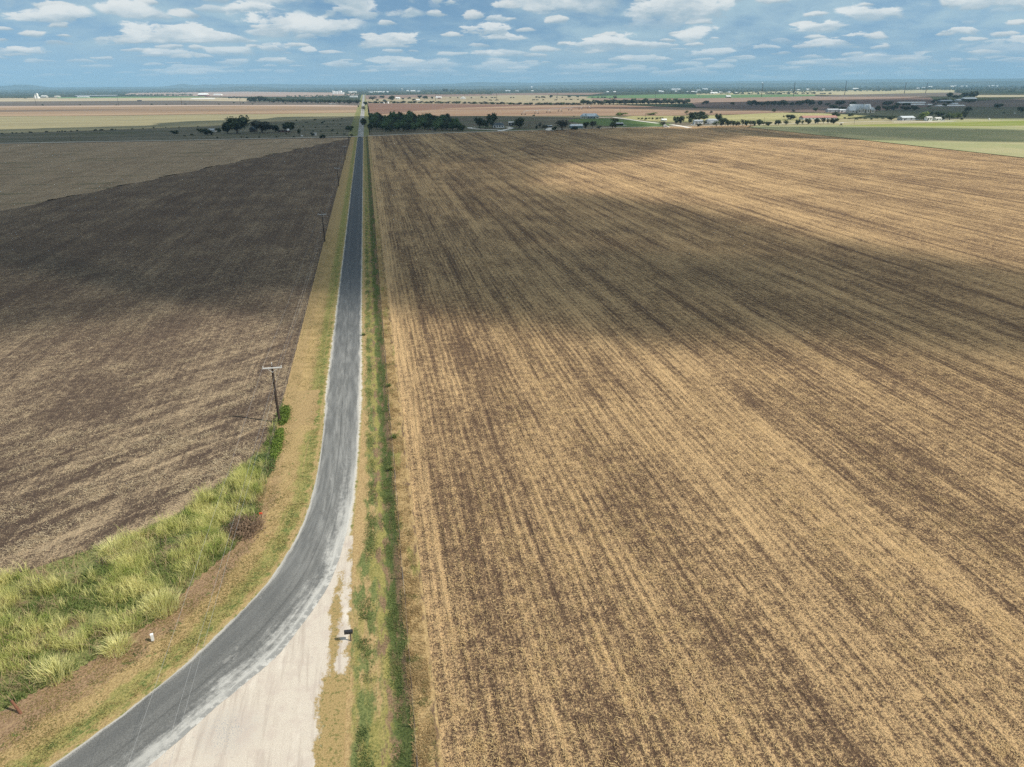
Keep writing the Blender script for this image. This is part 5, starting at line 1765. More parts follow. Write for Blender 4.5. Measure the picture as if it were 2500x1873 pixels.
def fence(name, line, label, group=None):
    root = empty(name, (line[0][0], line[0][1], 0))
    tag(root, label, 'fence', group)
    org = Vector((line[0][0], line[0][1], 0))
    for i, (x, y, wood) in enumerate(line):
        o = link('post', wp_ if wood else tp, None, root)
        o.location = (x - org.x, y - org.y, 0)
        o.rotation_euler = (random.gauss(0, 0.03), random.gauss(0, 0.03), random.random() * 6)
        o.scale = (1, 1, random.uniform(0.92, 1.06))
    for z in (0.35, 0.62, 0.88, 1.14):
        MB().tube([(x - org.x, y - org.y, z + random.gauss(0, 0.012)) for x, y, _ in line], 0.0045, 3, False).build('wire', M_FWIRE, root)
    return root


rl, y, i = [], 31.0, 0
while y < 782:
    rl.append((0.2 + random.gauss(0, 0.03), y, i % 6 == 2))
    y += (3.1 + 0.9 * random.random()) if y < 300 else 6.0
    i += 1
fence('wire_fence', rl, 'wire fence of dark posts running between the green ditch and the straw field')
ll = [(-52, 55.5, 0), (-46, 58.5, 0), (-40.5, 61.8, 0), (-34.3, 65.7, 1), (-29.5, 68.4, 0), (-24.5, 70.6, 0), (-20.5, 71.6, 0), (-17.7, 72.4, 1), (-16.3, 77, 0), (-15.9, 82, 0), (-15.8, 87, 0), (-15.8, 92.5, 0), (-15.85, 97.5, 1)]
y, i = 103.0, 0
while y < 745:
    ll.append((-15.85 + random.gauss(0, 0.04), y, i % 7 == 3))
    y += 4.3 if y < 350 else 7.0
    i += 1
fence('wire_fence', ll, 'wire fence along the left verge from the rank grass corner past the utility poles')

# mailbox
c = at(857, 1566)
mbx = empty('mailbox', (c.x, c.y, -0.02), -0.03)
tag(mbx, 'black mailbox on a single post at the gravel edge by the road curve', 'mailbox')
MB().box(-0.05, 0.05, -0.05, 0.05, -0.25, 0.95).build('post', M_WPOST, mbx)
v = MB()
prof = [(-0.16, 0), (0.16, 0)] + [(0.16 * math.cos(math.pi * k_ / 8), 0.17 + 0.16 * math.sin(math.pi * k_ / 8)) for k_ in range(9)]
L0, L1 = -0.46, 0.24
for k_ in range(len(prof)):
    (y0, z0), (y1, z1) = prof[k_], prof[(k_ + 1) % len(prof)]
    v.face((L0, y0, 0.95 + z0), (L1, y0, 0.95 + z0), (L1, y1, 0.95 + z1), (L0, y1, 0.95 + z1))
v.face(*[(L1, y_, 0.95 + z_) for y_, z_ in prof])
v.build('box', M_BLACK, mbx)
dr = MB()
dr.face(*[(L0 - 0.004, y_ * 1.04, 0.95 + z_ * 1.02) for y_, z_ in reversed(prof)])
dr.face(*[(L0 - 0.03, y_ * 1.04, 0.95 + z_ * 1.02) for y_, z_ in prof])
for k_ in range(len(prof)):
    (y0, z0), (y1, z1) = prof[k_], prof[(k_ + 1) % len(prof)]
    dr.face((L0 - 0.03, y0 * 1.04, 0.95 + z0 * 1.02), (L0 - 0.004, y0 * 1.04, 0.95 + z0 * 1.02), (L0 - 0.004, y1 * 1.04, 0.95 + z1 * 1.02), (L0 - 0.03, y1 * 1.04, 0.95 + z1 * 1.02))
d_ = dr.build('door', M_BLACK, mbx)
MB().box(L0 - 0.06, L0 - 0.03, -0.015, 0.015, 1.20, 1.24).build('handle', M_STEEL, d_)

# utility pedestal
c = at(374, 1566)
pd = empty('utility_pedestal', (c.x, c.y, 0), 0.25, (0.78, 0.78, 0.85))
tag(pd, 'white square utility pedestal standing where the rank grass meets the left verge', 'pedestal')
MB().box(-0.15, 0.15, -0.13, 0.13, 0.16, 0.86).build('housing', M_DWHITE, pd)
MB().box(-0.165, 0.165, -0.145, 0.145, 0.862, 0.94).build('cap', M_WHITE, pd)
MB().box(-0.08, 0.08, -0.07, 0.07, -0.1, 0.158).build('base', M_STEEL, pd)

# leaning rusty post in the grass, marker, brush pile
c = at(54, 1744)
lp = empty('leaning_post', (c.x, c.y, 0))
tag(lp, 'short rusty brown post leaning over in the grass at the lower left edge', 'post')
MB().tube([(0, 0, -0.2), (-0.35, 0.25, 0.45), (-0.72, 0.5, 1.05)], [0.11, 0.11, 0.10], 9).build('shaft', plain('rust', (0.16, 0.07, 0.04), 0.35, 5), lp)
MB().tube([(-0.72, 0.5, 1.052), (-0.745, 0.516, 1.09)], [0.125, 0.12], 9).build('cap', M_TPOST, lp)

c = at(639, 1268)
mk = empty('marker_post', (c.x, c.y, 0))
tag(mk, 'small dark marker post with a red orange plate beside the dead brush pile', 'marker post')
MB().tube([(0, 0, -0.2), (0, 0, 0.75)], 0.045, 6).build('post', M_TPOST, mk)
MB().box(-0.18, 0.16, -0.02, 0.02, 0.66, 0.9).build('plate', M_ORANGE, mk)

c = at(598, 1296)
bp = empty('brush_pile', (c.x, c.y, 0))
tag(bp, 'heap of dead reddish brown brush at the fence corner inside the curve', 'brush pile')
tw, lv = MB(), []
r_ = random.Random(4)
for k_ in range(420):
    a, q = r_.uniform(0, 6.28), 1.75 * math.sqrt(r_.random())
    x, y = q * math.cos(a) * 1.15, q * math.sin(a) * 1.25
    top = 1.75 * max(0.1, 1 - (q / 1.95) ** 2)
    z = r_.uniform(0.0, top)
    d = Vector((r_.gauss(0, 1), r_.gauss(0, 1), r_.gauss(0.25, 0.6))).normalized() * r_.uniform(0.4, 1.0)
    tw.tube([(x, y, z), (x + d.x * 0.5, y + d.y * 0.5, z + d.z * 0.5 + 0.06), (x + d.x, y + d.y, max(0.02, z + d.z))], [0.02, 0.014, 0.005], 3, False)
tw.build('twigs', plain('dead_twigs', (0.16, 0.105, 0.07), 0.35, 3), bp)
P = rng.normal(size=(2600, 3)) * (0.85, 0.9, 0.42)
P[:, 2] = np.abs(P[:, 2]) + 0.1
tt = rng.normal(size=(2600, 2, 3)) * 0.07
V = np.stack([P - tt[:, 0], P + tt[:, 1], P + tt[:, 0]], 1).reshape(-1, 3)
V[:, 2] = np.maximum(V[:, 2], 0.01)
link('dead_leaves', mesh_np('dead_leaves', V, np.arange(7800).reshape(-1, 3)), plain('dead_leaves', (0.20, 0.135, 0.085), 0.4, 2.5), bp)


# vines and weeds on the left fence
def hedge(name, x, y, rx, ry, h, n, mat, label, lean=0.0):
    a = rng.random(n) * 6.28
    q = np.sqrt(rng.random(n))
    X, Y = rx * q * np.cos(a), ry * q * np.sin(a)
    top = h * (1 - 0.75 * q ** 2) * (0.65 + 0.6 * vnoise(X + x, Y + y, 1.1, 81, 3)) * (0.45 + 0.8 * vnoise(X + x, Y + y, 0.6, 82, 2))
    Z = top * np.maximum(rng.random(n) ** 0.45, 0.05)
    P = np.column_stack([X, Y, Z])
    t1 = rng.normal(size=(n, 3))
    t1 /= np.linalg.norm(t1, axis=1)[:, None]
    t2 = np.cross(t1, rng.normal(size=(n, 3)))
    t2 /= np.linalg.norm(t2, axis=1)[:, None]
    s_ = (0.06 + 0.09 * rng.random(n))[:, None]
    P[:, :2] += rng.normal(size=(n, 2)) * np.where(rng.random(n) < 0.25, 0.35, 0.08)[:, None]
    V = np.stack([P - t1 * s_, P + t2 * s_ * 0.6, P + t1 * s_, P - t2 * s_ * 0.6], 1).reshape(-1, 3)
    V[:, 2] = np.maximum(V[:, 2], 0.0)
    root = empty(name, (x, y, 0))
    tag(root, label, 'vine' if 'vine' in name else 'bush')
    link('foliage', mesh_np('foliage', V, np.arange(4 * n).reshape(-1, 4)), mat, root)
    st = MB()
    for k_ in range(7):
        st.tube([(random.uniform(-rx, rx) * .5, random.uniform(-ry, ry) * .7, -0.05), (random.uniform(-rx, rx) * .5, random.uniform(-ry, ry) * .7, h * 0.5)], 0.02, 4)
    st.build('stem', M_BARK, root)


for px, py, rx, ry, h, n, mt, nm, lab in (
        (695, 1017, 0.65, 3.4, 1.15, 2600, 'vine', 'fence_vine', 'bright green vine thicket climbing the fence just behind the nearest pole'),
        (677, 1085, 0.7, 5.0, 1.05, 3200, 'vine', 'fence_vine', 'longer bright green vine thicket on the fence in front of the nearest pole'),
        (640, 1140, 1.6, 3.6, 0.8, 3000, 'weed', 'weed_thicket', 'dull green weed thicket between vines and tall grass')):
    c = at(px, py)
    hedge(nm, c.x, c.y, rx, ry, h, n, LEAF[mt], lab)

for x, y, s_, lab in ((0.45, 92.2, 0.9, 'taller green weed sprouting through the right fence beside the curve'), (0.35, 111.5, 0.7, 'smaller green weed sprouting through the right fence farther up the road'), (-3.6, 139, 0.8, 'bright green weed clump at the right road edge beyond the curve'),
                      (-0.3, 83.5, 0.5, 'small dark weed at the foot of the right fence near the curve')):
    V, F = tuft(0, 0, 90, 0.35 * s_, 1.1 * s_, 0.07, 0.8, 0.0)
    o = link('weed_clump', mesh_np('weed_clump', V, F), M_LOW)
    o.location = (x, y, 0)
    tag(o, lab, 'weed')


# ---- buildings
def house(name, px, py, w, h, dep, label, cat, wall, roof, wins=2, wall_frac=0.55, axis='x', yaw=0.0, over=0.3, doors=1, wings=(), open_front=False, chimney=False, inset=0.0):
    """w, h in photograph pixels; dep (metres) away from the camera"""
    p, m = at(px, py), mpp(px, py)
    W, H_ = w * m, h * m / 1.078
    root = empty(name, (p.x, p.y, 0), -AZ + yaw)
    tag(root, label, cat)
    hw = H_ * wall_frac
    x0, x1 = -W / 2, W / 2
    if open_front:
        b = MB().box(x0, x1, dep - 0.25, dep, -0.6, hw).box(x0, x0 + 0.25, 0, dep - 0.26, -0.6, hw).box(x1 - 0.25, x1, 0, dep - 0.26, -0.6, hw)
        b.build('wall', wall, root)
        n_ = max(2, int(W / 5))
        for k_ in range(1, n_):
            xx = x0 + W * k_ / n_
            MB().box(xx - 0.12, xx + 0.12, 0.02, 0.26, -0.6, hw - 0.01).build('post', wall, root)
    else:
        MB().box(x0, x1, 0, dep, -0.6, hw).build('wall', wall, root)
    rf = MB().gable(x0, x1, 0, dep, hw + 0.02, H_ - 0.25, 0.22, over, axis, inset).build('roof', roof, root)
    if not open_front and axis == 'y' and not inset:
        g = MB()
        g.face((x0 + 0.02, 0.02, hw), (x1 - 0.02, 0.02, hw), (0, 0.02, H_ - 0.3))
        g.face((x1 - 0.02, dep - 0.02, hw), (x0 + 0.02, dep - 0.02, hw), (0, dep - 0.02, H_ - 0.3))
        g.build('gable_wall', wall, root)
    if not open_front:
        for k_ in range(wins):
            xx = x0 + W * (k_ + 0.7) / (wins + 0.4)
            ww, wh = min(1.6, W / (wins + 1) * 0.5), hw * 0.42
            f_ = MB().box(xx - ww / 2 - 0.08, xx + ww / 2 + 0.08, -0.06, -0.003, hw * 0.36, hw * 0.36 + wh + 0.16).build('window', M_DWHITE, root)
            MB().box(xx - ww / 2, xx + ww / 2, -0.085, -0.062, hw * 0.36 + 0.08, hw * 0.36 + wh + 0.08).build('pane', M_GLASS, f_)
        for k_ in range(doors):
            xx = x0 + W * (0.18 + 0.5 * k_)
            MB().box(xx - 0.6, xx + 0.6, -0.07, -0.003, 0.0, hw * 0.75).build('door', M_DARKW, root)
    for (wx0, wx1, wy0, wy1, wh, rh, ax, wm, rm) in wings:      # in fractions of W, metres, fractions of H
        a, b, t_ = x0 + W * wx0, x0 + W * wx1, H_ * wh
        MB().box(a, b, wy0, wy1, -0.6, t_).build('wall', wm, root)
        MB().gable(a, b, wy0, wy1, t_ + 0.02, H_ * rh, 0.22, 0.3, ax).build('roof', rm, root)
        if ax == 'y':
            g = MB()
            g.face((a + 0.02, wy0 + 0.02, t_), (b - 0.02, wy0 + 0.02, t_), ((a + b) / 2, wy0 + 0.02, H_ * rh))
            g.build('gable_wall', wm, root)
        ww = min(1.8, (b - a) * 0.3)
        f_ = MB().box((a + b) / 2 - ww / 2 - 0.08, (a + b) / 2 + ww / 2 + 0.08, wy0 - 0.06, wy0 - 0.003, t_ * 0.35, t_ * 0.8).build('window', M_DWHITE, root)
        MB().box((a + b) / 2 - ww / 2, (a + b) / 2 + ww / 2, wy0 - 0.085, wy0 - 0.062, t_ * 0.38, t_ * 0.77).build('pane', M_GLASS, f_)
    if chimney:
        MB().box(W * 0.18, W * 0.18 + 1.2, dep * 0.4, dep * 0.4 + 1.2, hw, H_ + 1.0).build('chimney', M_CREAM, rf)
    return root


house('shed', 516, 323, 15, 9, 7, 'small shed with a pale grey pitched roof among the bushes at the left farmstead', 'shed', M_DWHITE, M_GREYROOF, 1, 0.5)
house('barn', 616, 322.5, 13, 14, 9, 'dark barn with a peaked roof between the two biggest trees of the left farmstead', 'barn', M_DARKW, M_SLATE, 0, 0.55, 'y')
house('shed', 690, 322.5, 24, 5, 7, 'long low red brown shed at the right end of the left farmstead', 'shed', M_REDW, M_DARKW, 2, 0.7)
house('house', 1217, 312.5, 27, 12.5, 10, 'white farmhouse with a dark slate roof half hidden behind two dark trees', 'house', M_WHITE, M_SLATE, 4, 0.55, chimney=True, inset=2.5)
house('open_shed', 1248, 308, 12.5, 11, 9, 'white open fronted shed with a slanting pale roof left of the dome shaped tree', 'shed', M_WHITE, M_DWHITE, 0, 0.75, open_front=True)
house('shed', 1340.5, 311.5, 15, 5.5, 8, 'low shed with a flat grey roof at the end of a short pale drive', 'shed', M_DARKW, M_GREYROOF, 0, 0.6, open_front=True)
house('barn', 1408, 312.5, 30, 9, 12, 'barn with a long silver metal roof and teal wall among grey trees', 'barn', M_TEAL, M_SILVER, 3, 0.5, yaw=0.05)
house('open_shed', 1511, 307, 21, 7.5, 9, 'dark open shed with a grey metal roof on the lawn', 'shed', M_DARKW, M_GREYROOF, 0, 0.65, open_front=True)
house('house', 1440, 289.8, 33, 12.5, 13, 'long blue roofed ranch house with gabled wings above the lawn', 'house', M_BLUEW, M_BLUEROOF, 4, 0.42, wings=(
    (-0.18, 0.06, -4, 9, 0.40, 0.78, 'y', M_CREAM, M_BLUEROOF), (0.88, 1.16, -4, 9, 0.42, 0.82, 'y', M_CREAM, M_BLUEROOF), (0.12, 0.30, -1.5, 7, 0.42, 0.98, 'y', M_CREAM, M_BLUEROOF)))
house('shed', 1622, 296, 12, 6, 8, 'small white shed with a rounded pale roof at the edge of the sunlit meadow', 'shed', M_WHITE, M_WHITE, 0, 0.5, doors=1)
house('hut', 1625.5, 311, 8, 7, 5, 'tiny white hut with a peaked front right behind the straw field', 'hut', M_WHITE, M_DWHITE, 1, 0.55, 'y', doors=0)
house('mobile_home', 1706, 303, 21, 10.5, 9, 'white mobile home with a grey roof under the broadest tree', 'mobile home', M_WHITE, M_GREYROOF, 4, 0.7)
house('house', 1740, 303, 26, 13, 11, 'white two storey house with a porch and grey hipped roof right of the mobile home', 'house', M_WHITE, M_GREYROOF, 5, 0.68, inset=3.0, wings=((0.1, 0.75, -3, -0.1, 0.30, 0.42, 'x', M_DWHITE, M_GREYROOF),))
house('barn', 2035, 274.5, 27, 9, 12, 'grey metal barn with dark doorways left of the big stone house', 'barn', M_STEEL, M_GREYROOF, 0, 0.62, doors=2)
house('outbuilding', 2061, 274.5, 21, 8, 9, 'white outbuilding between the grey metal barn and the big stone house', 'outbuilding', M_WHITE, M_SILVER, 2, 0.62)
house('house', 2102, 276.5, 50, 22, 18, 'big pale stone house with many gables and grey metal roofs on the dark slope', 'house', M_CREAM, M_SILVER, 6, 0.42, chimney=True, wings=(
    (-0.10, 0.22, -3, 12, 0.30, 0.68, 'x', M_CREAM, M_SILVER), (0.26, 0.42, -5, 8, 0.40, 0.80, 'y', M_CREAM, M_SILVER), (0.46, 0.62, -3.5, 8, 0.52, 0.95, 'y', M_CREAM, M_SILVER), (0.70, 0.86, -4.5, 8, 0.42, 0.86, 'y', M_CREAM, M_SILVER), (0.93, 1.10, -4, 9, 0.36, 0.66, 'y', M_CREAM, M_SILVER)))
house('long_building', 2003, 292, 86, 9.5, 14, 'long low building with a faded red roof and white walls behind a row of trees', 'building', M_WHITE, M_RED, 9, 0.45, yaw=0.08)
house('shed', 1963, 291, 12, 8, 7, 'slate blue shed at the left end of the red roofed building', 'shed', M_BLUEW, M_GREYROOF, 1, 0.65)
house('building', 2218, 294.5, 31, 11, 14, 'grey green metal building with a pale roof at the edge of the lime grass strip', 'building', M_STEEL, M_SILVER, 2, 0.6)
house('trailer_house', 2269, 295.5, 13, 11, 7, 'white trailer house between the yellow green tree and the broad tree at the right farm', 'trailer house', M_WHITE, M_DWHITE, 2, 0.75)
house('house', 2292, 294.5, 14, 8, 9, 'small white house beside parked white vehicles at the right farm', 'house', M_WHITE, M_DWHITE, 2, 0.6)
# poultry sheds and hill farm
house('poultry_shed', 2228, 252.5, 65, 3.6, 14, 'upper and longer white poultry shed on the brown field', 'poultry shed', M_DWHITE, M_WHITE, 0, 0.45, doors=0)
house('poultry_shed', 2241, 257, 36, 3.2, 14, 'lower and shorter white poultry shed in front of the longer one', 'poultry shed', M_DWHITE, M_WHITE, 0, 0.45, doors=0)
house('poultry_shed', 2271.5, 257, 10, 3, 12, 'shortest white shed just right of the paired poultry sheds', 'poultry shed', M_DWHITE, M_WHITE, 0, 0.45, doors=0)
house('poultry_shed', 2324, 260, 66, 3.4, 16, 'long white shed along the front of the hill farm', 'poultry shed', M_DWHITE, M_WHITE, 0, 0.45, doors=0)
house('barn', 2333.5, 256, 13, 4.5, 14, 'pale barn directly above the long white shed of the hill farm', 'barn', M_DWHITE, M_SILVER, 0, 0.5)
house('barn', 2312, 249, 28, 5, 18, 'wide grey roofed barn at the left of the hill farm', 'barn', M_DARKW, M_GREYROOF, 0, 0.4)
house('barn', 2342, 247, 10, 5, 16, 'small pale roofed barn in the centre of the hill farm', 'barn', M_DWHITE, M_SILVER, 0, 0.45)
house('barn', 2370, 244, 31, 6, 22, 'largest white roofed barn under the grove of the hill farm', 'barn', M_DARKW, M_WHITE, 0, 0.4)
house('shed', 943, 291.5, 14, 4.5, 9, 'grey roof showing at the back left of the dense wood', 'shed', M_DWHITE, M_GREYROOF, 0, 0.5)
house('trailer', 950.5, 300, 9, 5, 6, 'pale trailer roof showing in the middle of the dense wood', 'trailer', M_WHITE, M_DWHITE, 0, 0.7, doors=0)
# far right of road
house('house', 971, 242.5, 10, 5, 12, 'far white house right of the road beyond the hedgerow', 'house', M_WHITE, M_WHITE, 2, 0.6)
house('barn', 1070.5, 240, 14, 4, 14, 'distant white barn with a low roof on the scrub pasture', 'barn', M_WHITE, M_WHITE, 0, 0.55)
house('shed', 1072, 241.5, 7, 3, 10, 'small red brown shed in front of the distant white barn', 'shed', M_REDW, M_REDW, 0, 0.6)
house('shed', 1019.5, 245.5, 9, 3.2, 10, 'small white shed in the hedgerow below the paired trees', 'shed', M_WHITE, M_WHITE, 0, 0.55)
house('house', 1130, 242, 12, 6.5, 14, 'distant white house with one broad gable on the tan scrub pasture', 'house', M_WHITE, M_WHITE, 1, 0.4, 'y')
house('shed', 1779, 238.5, 11, 5, 14, 'white roofed open shed at the edge of the green crop field', 'shed', M_DARKW, M_WHITE, 0, 0.5, open_front=True)
house('warehouse', 1744, 229, 17, 4, 25, 'white warehouse just above the left part of the green crop field', 'warehouse', M_WHITE, M_WHITE, 0, 0.55)
house('long_shed', 231, 236, 98, 3.6, 40, 'very long grey greenhouse shed far out on the left plain', 'greenhouse', M_SLATE, M_GREYROOF, 0, 0.6, doors=0)
house('long_shed', 201, 238, 27, 2.2, 20, 'low white shed in front of the very long grey greenhouse', 'shed', M_WHITE, M_WHITE, 0, 0.5, doors=0)
house('warehouse', 494, 235, 22, 7, 40, 'far white and red warehouse left of the centre on the plain', 'warehouse', M_REDW, M_WHITE, 0, 0.5, doors=0)
house('warehouse', 530, 233, 19, 3.5, 30, 'far flat white warehouse right of the white and red one', 'warehouse', M_WHITE, M_WHITE, 0, 0.6, doors=0)
house('house', 106.5, 238, 13, 5, 20, 'pale farm building right of the white silos on the far left', 'building', M_CREAM, M_DWHITE, 1, 0.5)
house('house', 138, 238, 11, 4, 20, 'cream farm building, second to the right of the white silos on the far left', 'building', M_CREAM, M_CREAM, 1, 0.5)
house('long_shed', 863, 237.5, 18, 3.4, 14, 'white long shed left of the far end of the road', 'shed', M_WHITE, M_DWHITE, 1, 0.6)
house('warehouse', 859, 227, 19, 3.5, 60, 'pale arched warehouse right of the white grain elevator', 'warehouse', M_DWHITE, M_DWHITE, 0, 0.4, doors=0)
house('warehouse', 16, 221.8, 24, 1.8, 120, 'leftmost white factory hall on the far horizon', 'factory hall', M_WHITE, M_WHITE, 0, 0.6, doors=0)
house('warehouse', 89, 222.2, 44, 2.0, 160, 'longest white factory hall on the far left horizon', 'factory hall', M_WHITE, M_WHITE, 0, 0.6, doors=0)
TOWN = [(905, 226.8, 10), (917, 226.4, 8), (927, 226.2, 9), (938, 226, 8), (946, 226, 7), (995, 223, 6), (1008, 223.5, 11), (1022, 224, 6), (1240, 223.5, 12), (1262, 224, 8), (1300, 223.4, 5), (1484, 225.5, 6), (1501, 225.2, 6), (1612, 224, 7), (1618, 225, 6),
        (1651, 220.5, 22), (1652, 224.5, 7), (1680, 225.5, 5), (1692, 225.5, 8), (1722, 219.2, 13), (1706, 222, 9), (1737, 224, 6), (1700, 226, 6), (1760, 226.5, 7), (1781, 226, 6), (1798, 227.5, 5), (1935, 221.5, 6), (1950, 221, 7), (1975, 219.8, 10), (2012, 219.5, 6),
        (2090, 218.5, 14), (2205, 208.8, 9), (2242, 217, 6), (2256, 215.5, 9), (2272, 213.5, 9), (2295, 209, 16), (2318, 209.5, 18), (2325, 212.5, 9), (2335, 211, 7), (2350, 212.5, 8), (2360, 212, 5), (2415, 212, 6), (2425, 211, 8), (2436, 211.5, 5)]
r_ = random.Random(8)
for px, py, w_ in TOWN:
    side = 'left of the far road end' if px < 890 else 'near the far road end' if px < 1030 else 'in the wooded middle distance' if px < 1560 else 'among the trees of the far town on the right'
    house('town_building', px, py, w_, 2.0 + 0.09 * w_, 20 + w_, 'tiny white building ' + side, 'building', (M_WHITE, M_DWHITE, M_CREAM)[r_.randrange(3)], (M_WHITE, M_SILVER, M_WHITE)[r_.randrange(3)], 0, 0.55, 'x', 0, 0.3, 0)['group'] = 'tiny white buildings ' + side

# grain elevator and silos
def silos(px, py, specs, label, name, cat):
    p, m = at(px, py), mpp(px, py)
    root = empty(name, (p.x, p.y, 0), -AZ)
    tag(root, label, cat)
    for kind, x, y, w_, h_ in specs:
        x, w_, h_ = x * m, w_ * m, h_ * m / 1.078
        if kind == 'silo':
            MB().tube([(x, y, -1), (x, y, h_ * 0.86), (x, y, h_)], [w_ / 2, w_ / 2, w_ * 0.12], 14).build('silo', M_WHITE, root)
        elif kind == 'hall':
            MB().box(x - w_ / 2, x + w_ / 2, y, y + 25, -1, h_).build('hall', M_WHITE, root)
        else:
            MB().tube([(x, y, 0), (x + w_ * 0.5, y, h_)], 1.2, 5).build('conveyor', M_WHITE, root)
    return root


silos(826, 229.5, [('hall', -8, 0, 9, 5.5), ('silo', -11, -22, 3, 8), ('silo', -7.5, -22, 3, 7), ('silo', -4, -22, 3, 6.5), ('silo', -0.5, -22, 3, 6.5), ('hall', 4, 0, 7, 7.5), ('hall', 10, 0, 6, 4), ('conveyor', 2, -10, 9, 9)],
      'white grain elevator with silos on the plain left of the far road end', 'grain_elevator', 'grain elevator')
silos(90, 240.5, [('silo', 3, 0, 4.5, 13), ('silo', -3, 0, 5, 8), ('hall', -5, 6, 9, 4), ('conveyor', -4, -8, 9, 11)],
      'pale farm silos with a conveyor far out on the left plain', 'silo_group', 'silos')

# power poles of the long line, masts, water towers
def tall_pole(px, py, h, label, group, rad=0.16, lean=0.0):
    p, m = at(px, py), mpp(px, py)
    root = empty('power_pole', (p.x, p.y, 0), -AZ + 0.4)
    tag(root, label, 'power pole', group)
    H_ = h * m / 1.078
    r0 = max(0.16, rad * m)
    MB().tube([(0, 0, -0.6), (lean * H_ * .5, 0, H_ * 0.5), (lean * H_, 0, H_)], [r0, r0 * 0.85, r0 * 0.6], 7).build('shaft', M_POLE, root)
    a = MB()
    for f in (0.97, 0.86) if h > 18 else (0.95,):
        a.box(-H_ * 0.07, H_ * 0.07, -r0 * 0.25, r0 * 0.25, H_ * f, H_ * f + r0 * 0.5)
    a.build('crossarm', M_POLE, root)


for px, py, h, lab in ((89, 259, 26, 'leftmost tall power pole by the dark strip'), (290, 258, 25, 'second tall power pole from the left on the dark strip'), (444, 256.7, 18, 'third and shortest tall power pole from the left on that dark strip'),
                       (587, 255.5, 20, 'tall power pole just left of the left tree line'), (727.6, 252.5, 15, 'tall power pole rising in the middle of the left tree line'), (1063.6, 247.6, 15.5, 'tall power pole beside the distant white barn'),
                       (1212.8, 244.2, 17, 'tall power pole right of the distant gabled house'), (1360, 245, 18, 'tall power pole on the scrub pasture near the round small tree'), (1504, 240.8, 17, 'tall power pole at the left of the green crop field'),
                       (1600, 240.8, 18.5, 'tall power pole at the front edge of the green crop field'), (1706, 238.5, 17, 'thin power pole on the green crop field right of the field edge pole'), (1859, 237, 34, 'power pole standing in front of the water tower'),
                       (1937, 235.3, 34, 'thick dark power pole first to the right of the water tower'), (2062, 232, 34, 'thick dark power pole second to the right of the water tower'), (2207.5, 229, 28, 'leaning looking power pole before the far town'), (2259.5, 228, 25, 'last power pole of the long line near the hill farm grove')):
    tall_pole(px, py, h, lab, 'tall power poles of the long line', 0.75 if px > 1800 else 0.45)
for px, py, h, lab in ((706, 335.5, 15, 'slim pole with a white box before the single bushy tree'), (745, 333, 20, 'leaning bare pole on the rough pasture right of the left farmstead'), (174, 345, 18, 'slim pole on the far left edge of the rough pasture'), (903.5, 331, 20, 'utility pole at the right corner of the junction'),
                       (886.5, 282, 16, 'utility pole beside the far road under the pale wind blown tree'), (1111, 305, 14, 'slim pole behind the right end of the dense wood'), (1292, 310.5, 14, 'left one of two poles right of the dome shaped tree'), (1295.5, 309, 12, 'right one of two poles right of the dome shaped tree'),
                       (1310, 312, 15, 'slim pole above the dark bush near the low grey shed'), (1330, 309.5, 11, 'short pole behind the low grey shed'), (1513.6, 283, 16, 'pole in front of the light green thicket'), (1575, 296, 20, 'pole on the lane across the sunlit meadow'),
                       (1864.6, 306.5, 20, 'utility pole in the lane tree row'), (1945, 292, 12, 'short pole left of the red roofed building'), (2085, 303.5, 15, 'pole alone on the dry meadow right of the red roofed building'), (2178, 284, 11, 'short pole left above the grey roofed building'), (1372, 311, 7, 'stub pole behind the wide wispy tree')):
    tall_pole(px, py, h, lab, 'slim utility poles of the farms', 0.32, 0.06 if px == 745 else 0.0)
c = at(706, 335.5)
bx = MB().box(-1.1, 1.1, -0.7, 0.7, 6.3, 7.9).build('pole_box', M_WHITE)
bx.location = (c.x, c.y - 0.9, 0)
tag(bx, 'white box fixed high on the slim pole before the single bushy tree', 'box')


def water_tower(px, py, w, h, label):
    p, m = at(px, py), mpp(px, py)
    root = empty('water_tower', (p.x, p.y, 0))
    tag(root, label, 'water tower')
    R_, H_ = w * m / 2, h * m / 1.078
    prof = [(0.2, -0.75), (0.75, -0.55), (1, -0.1), (1, 0.25), (0.7, 0.6), (0.15, 0.8)]
    MB().tube([(0, 0, H_ - R_ * 0.8 + R_ * z) for r, z in prof], [R_ * r for r, z in prof], 14).build('tank', M_WHITE, root)
    for k_ in range(5):
        a = k_ * 1.2566
        MB().tube([(R_ * 1.0 * math.cos(a), R_ * 1.0 * math.sin(a), -1), (R_ * 0.85 * math.cos(a), R_ * 0.85 * math.sin(a), H_ - R_ * 0.9)], R_ * 0.11, 5).build('leg', M_DWHITE, root)
    MB().tube([(0, 0, -1), (0, 0, H_ - R_ * 1.3)], R_ * 0.16, 6).build('riser', M_DWHITE, root)


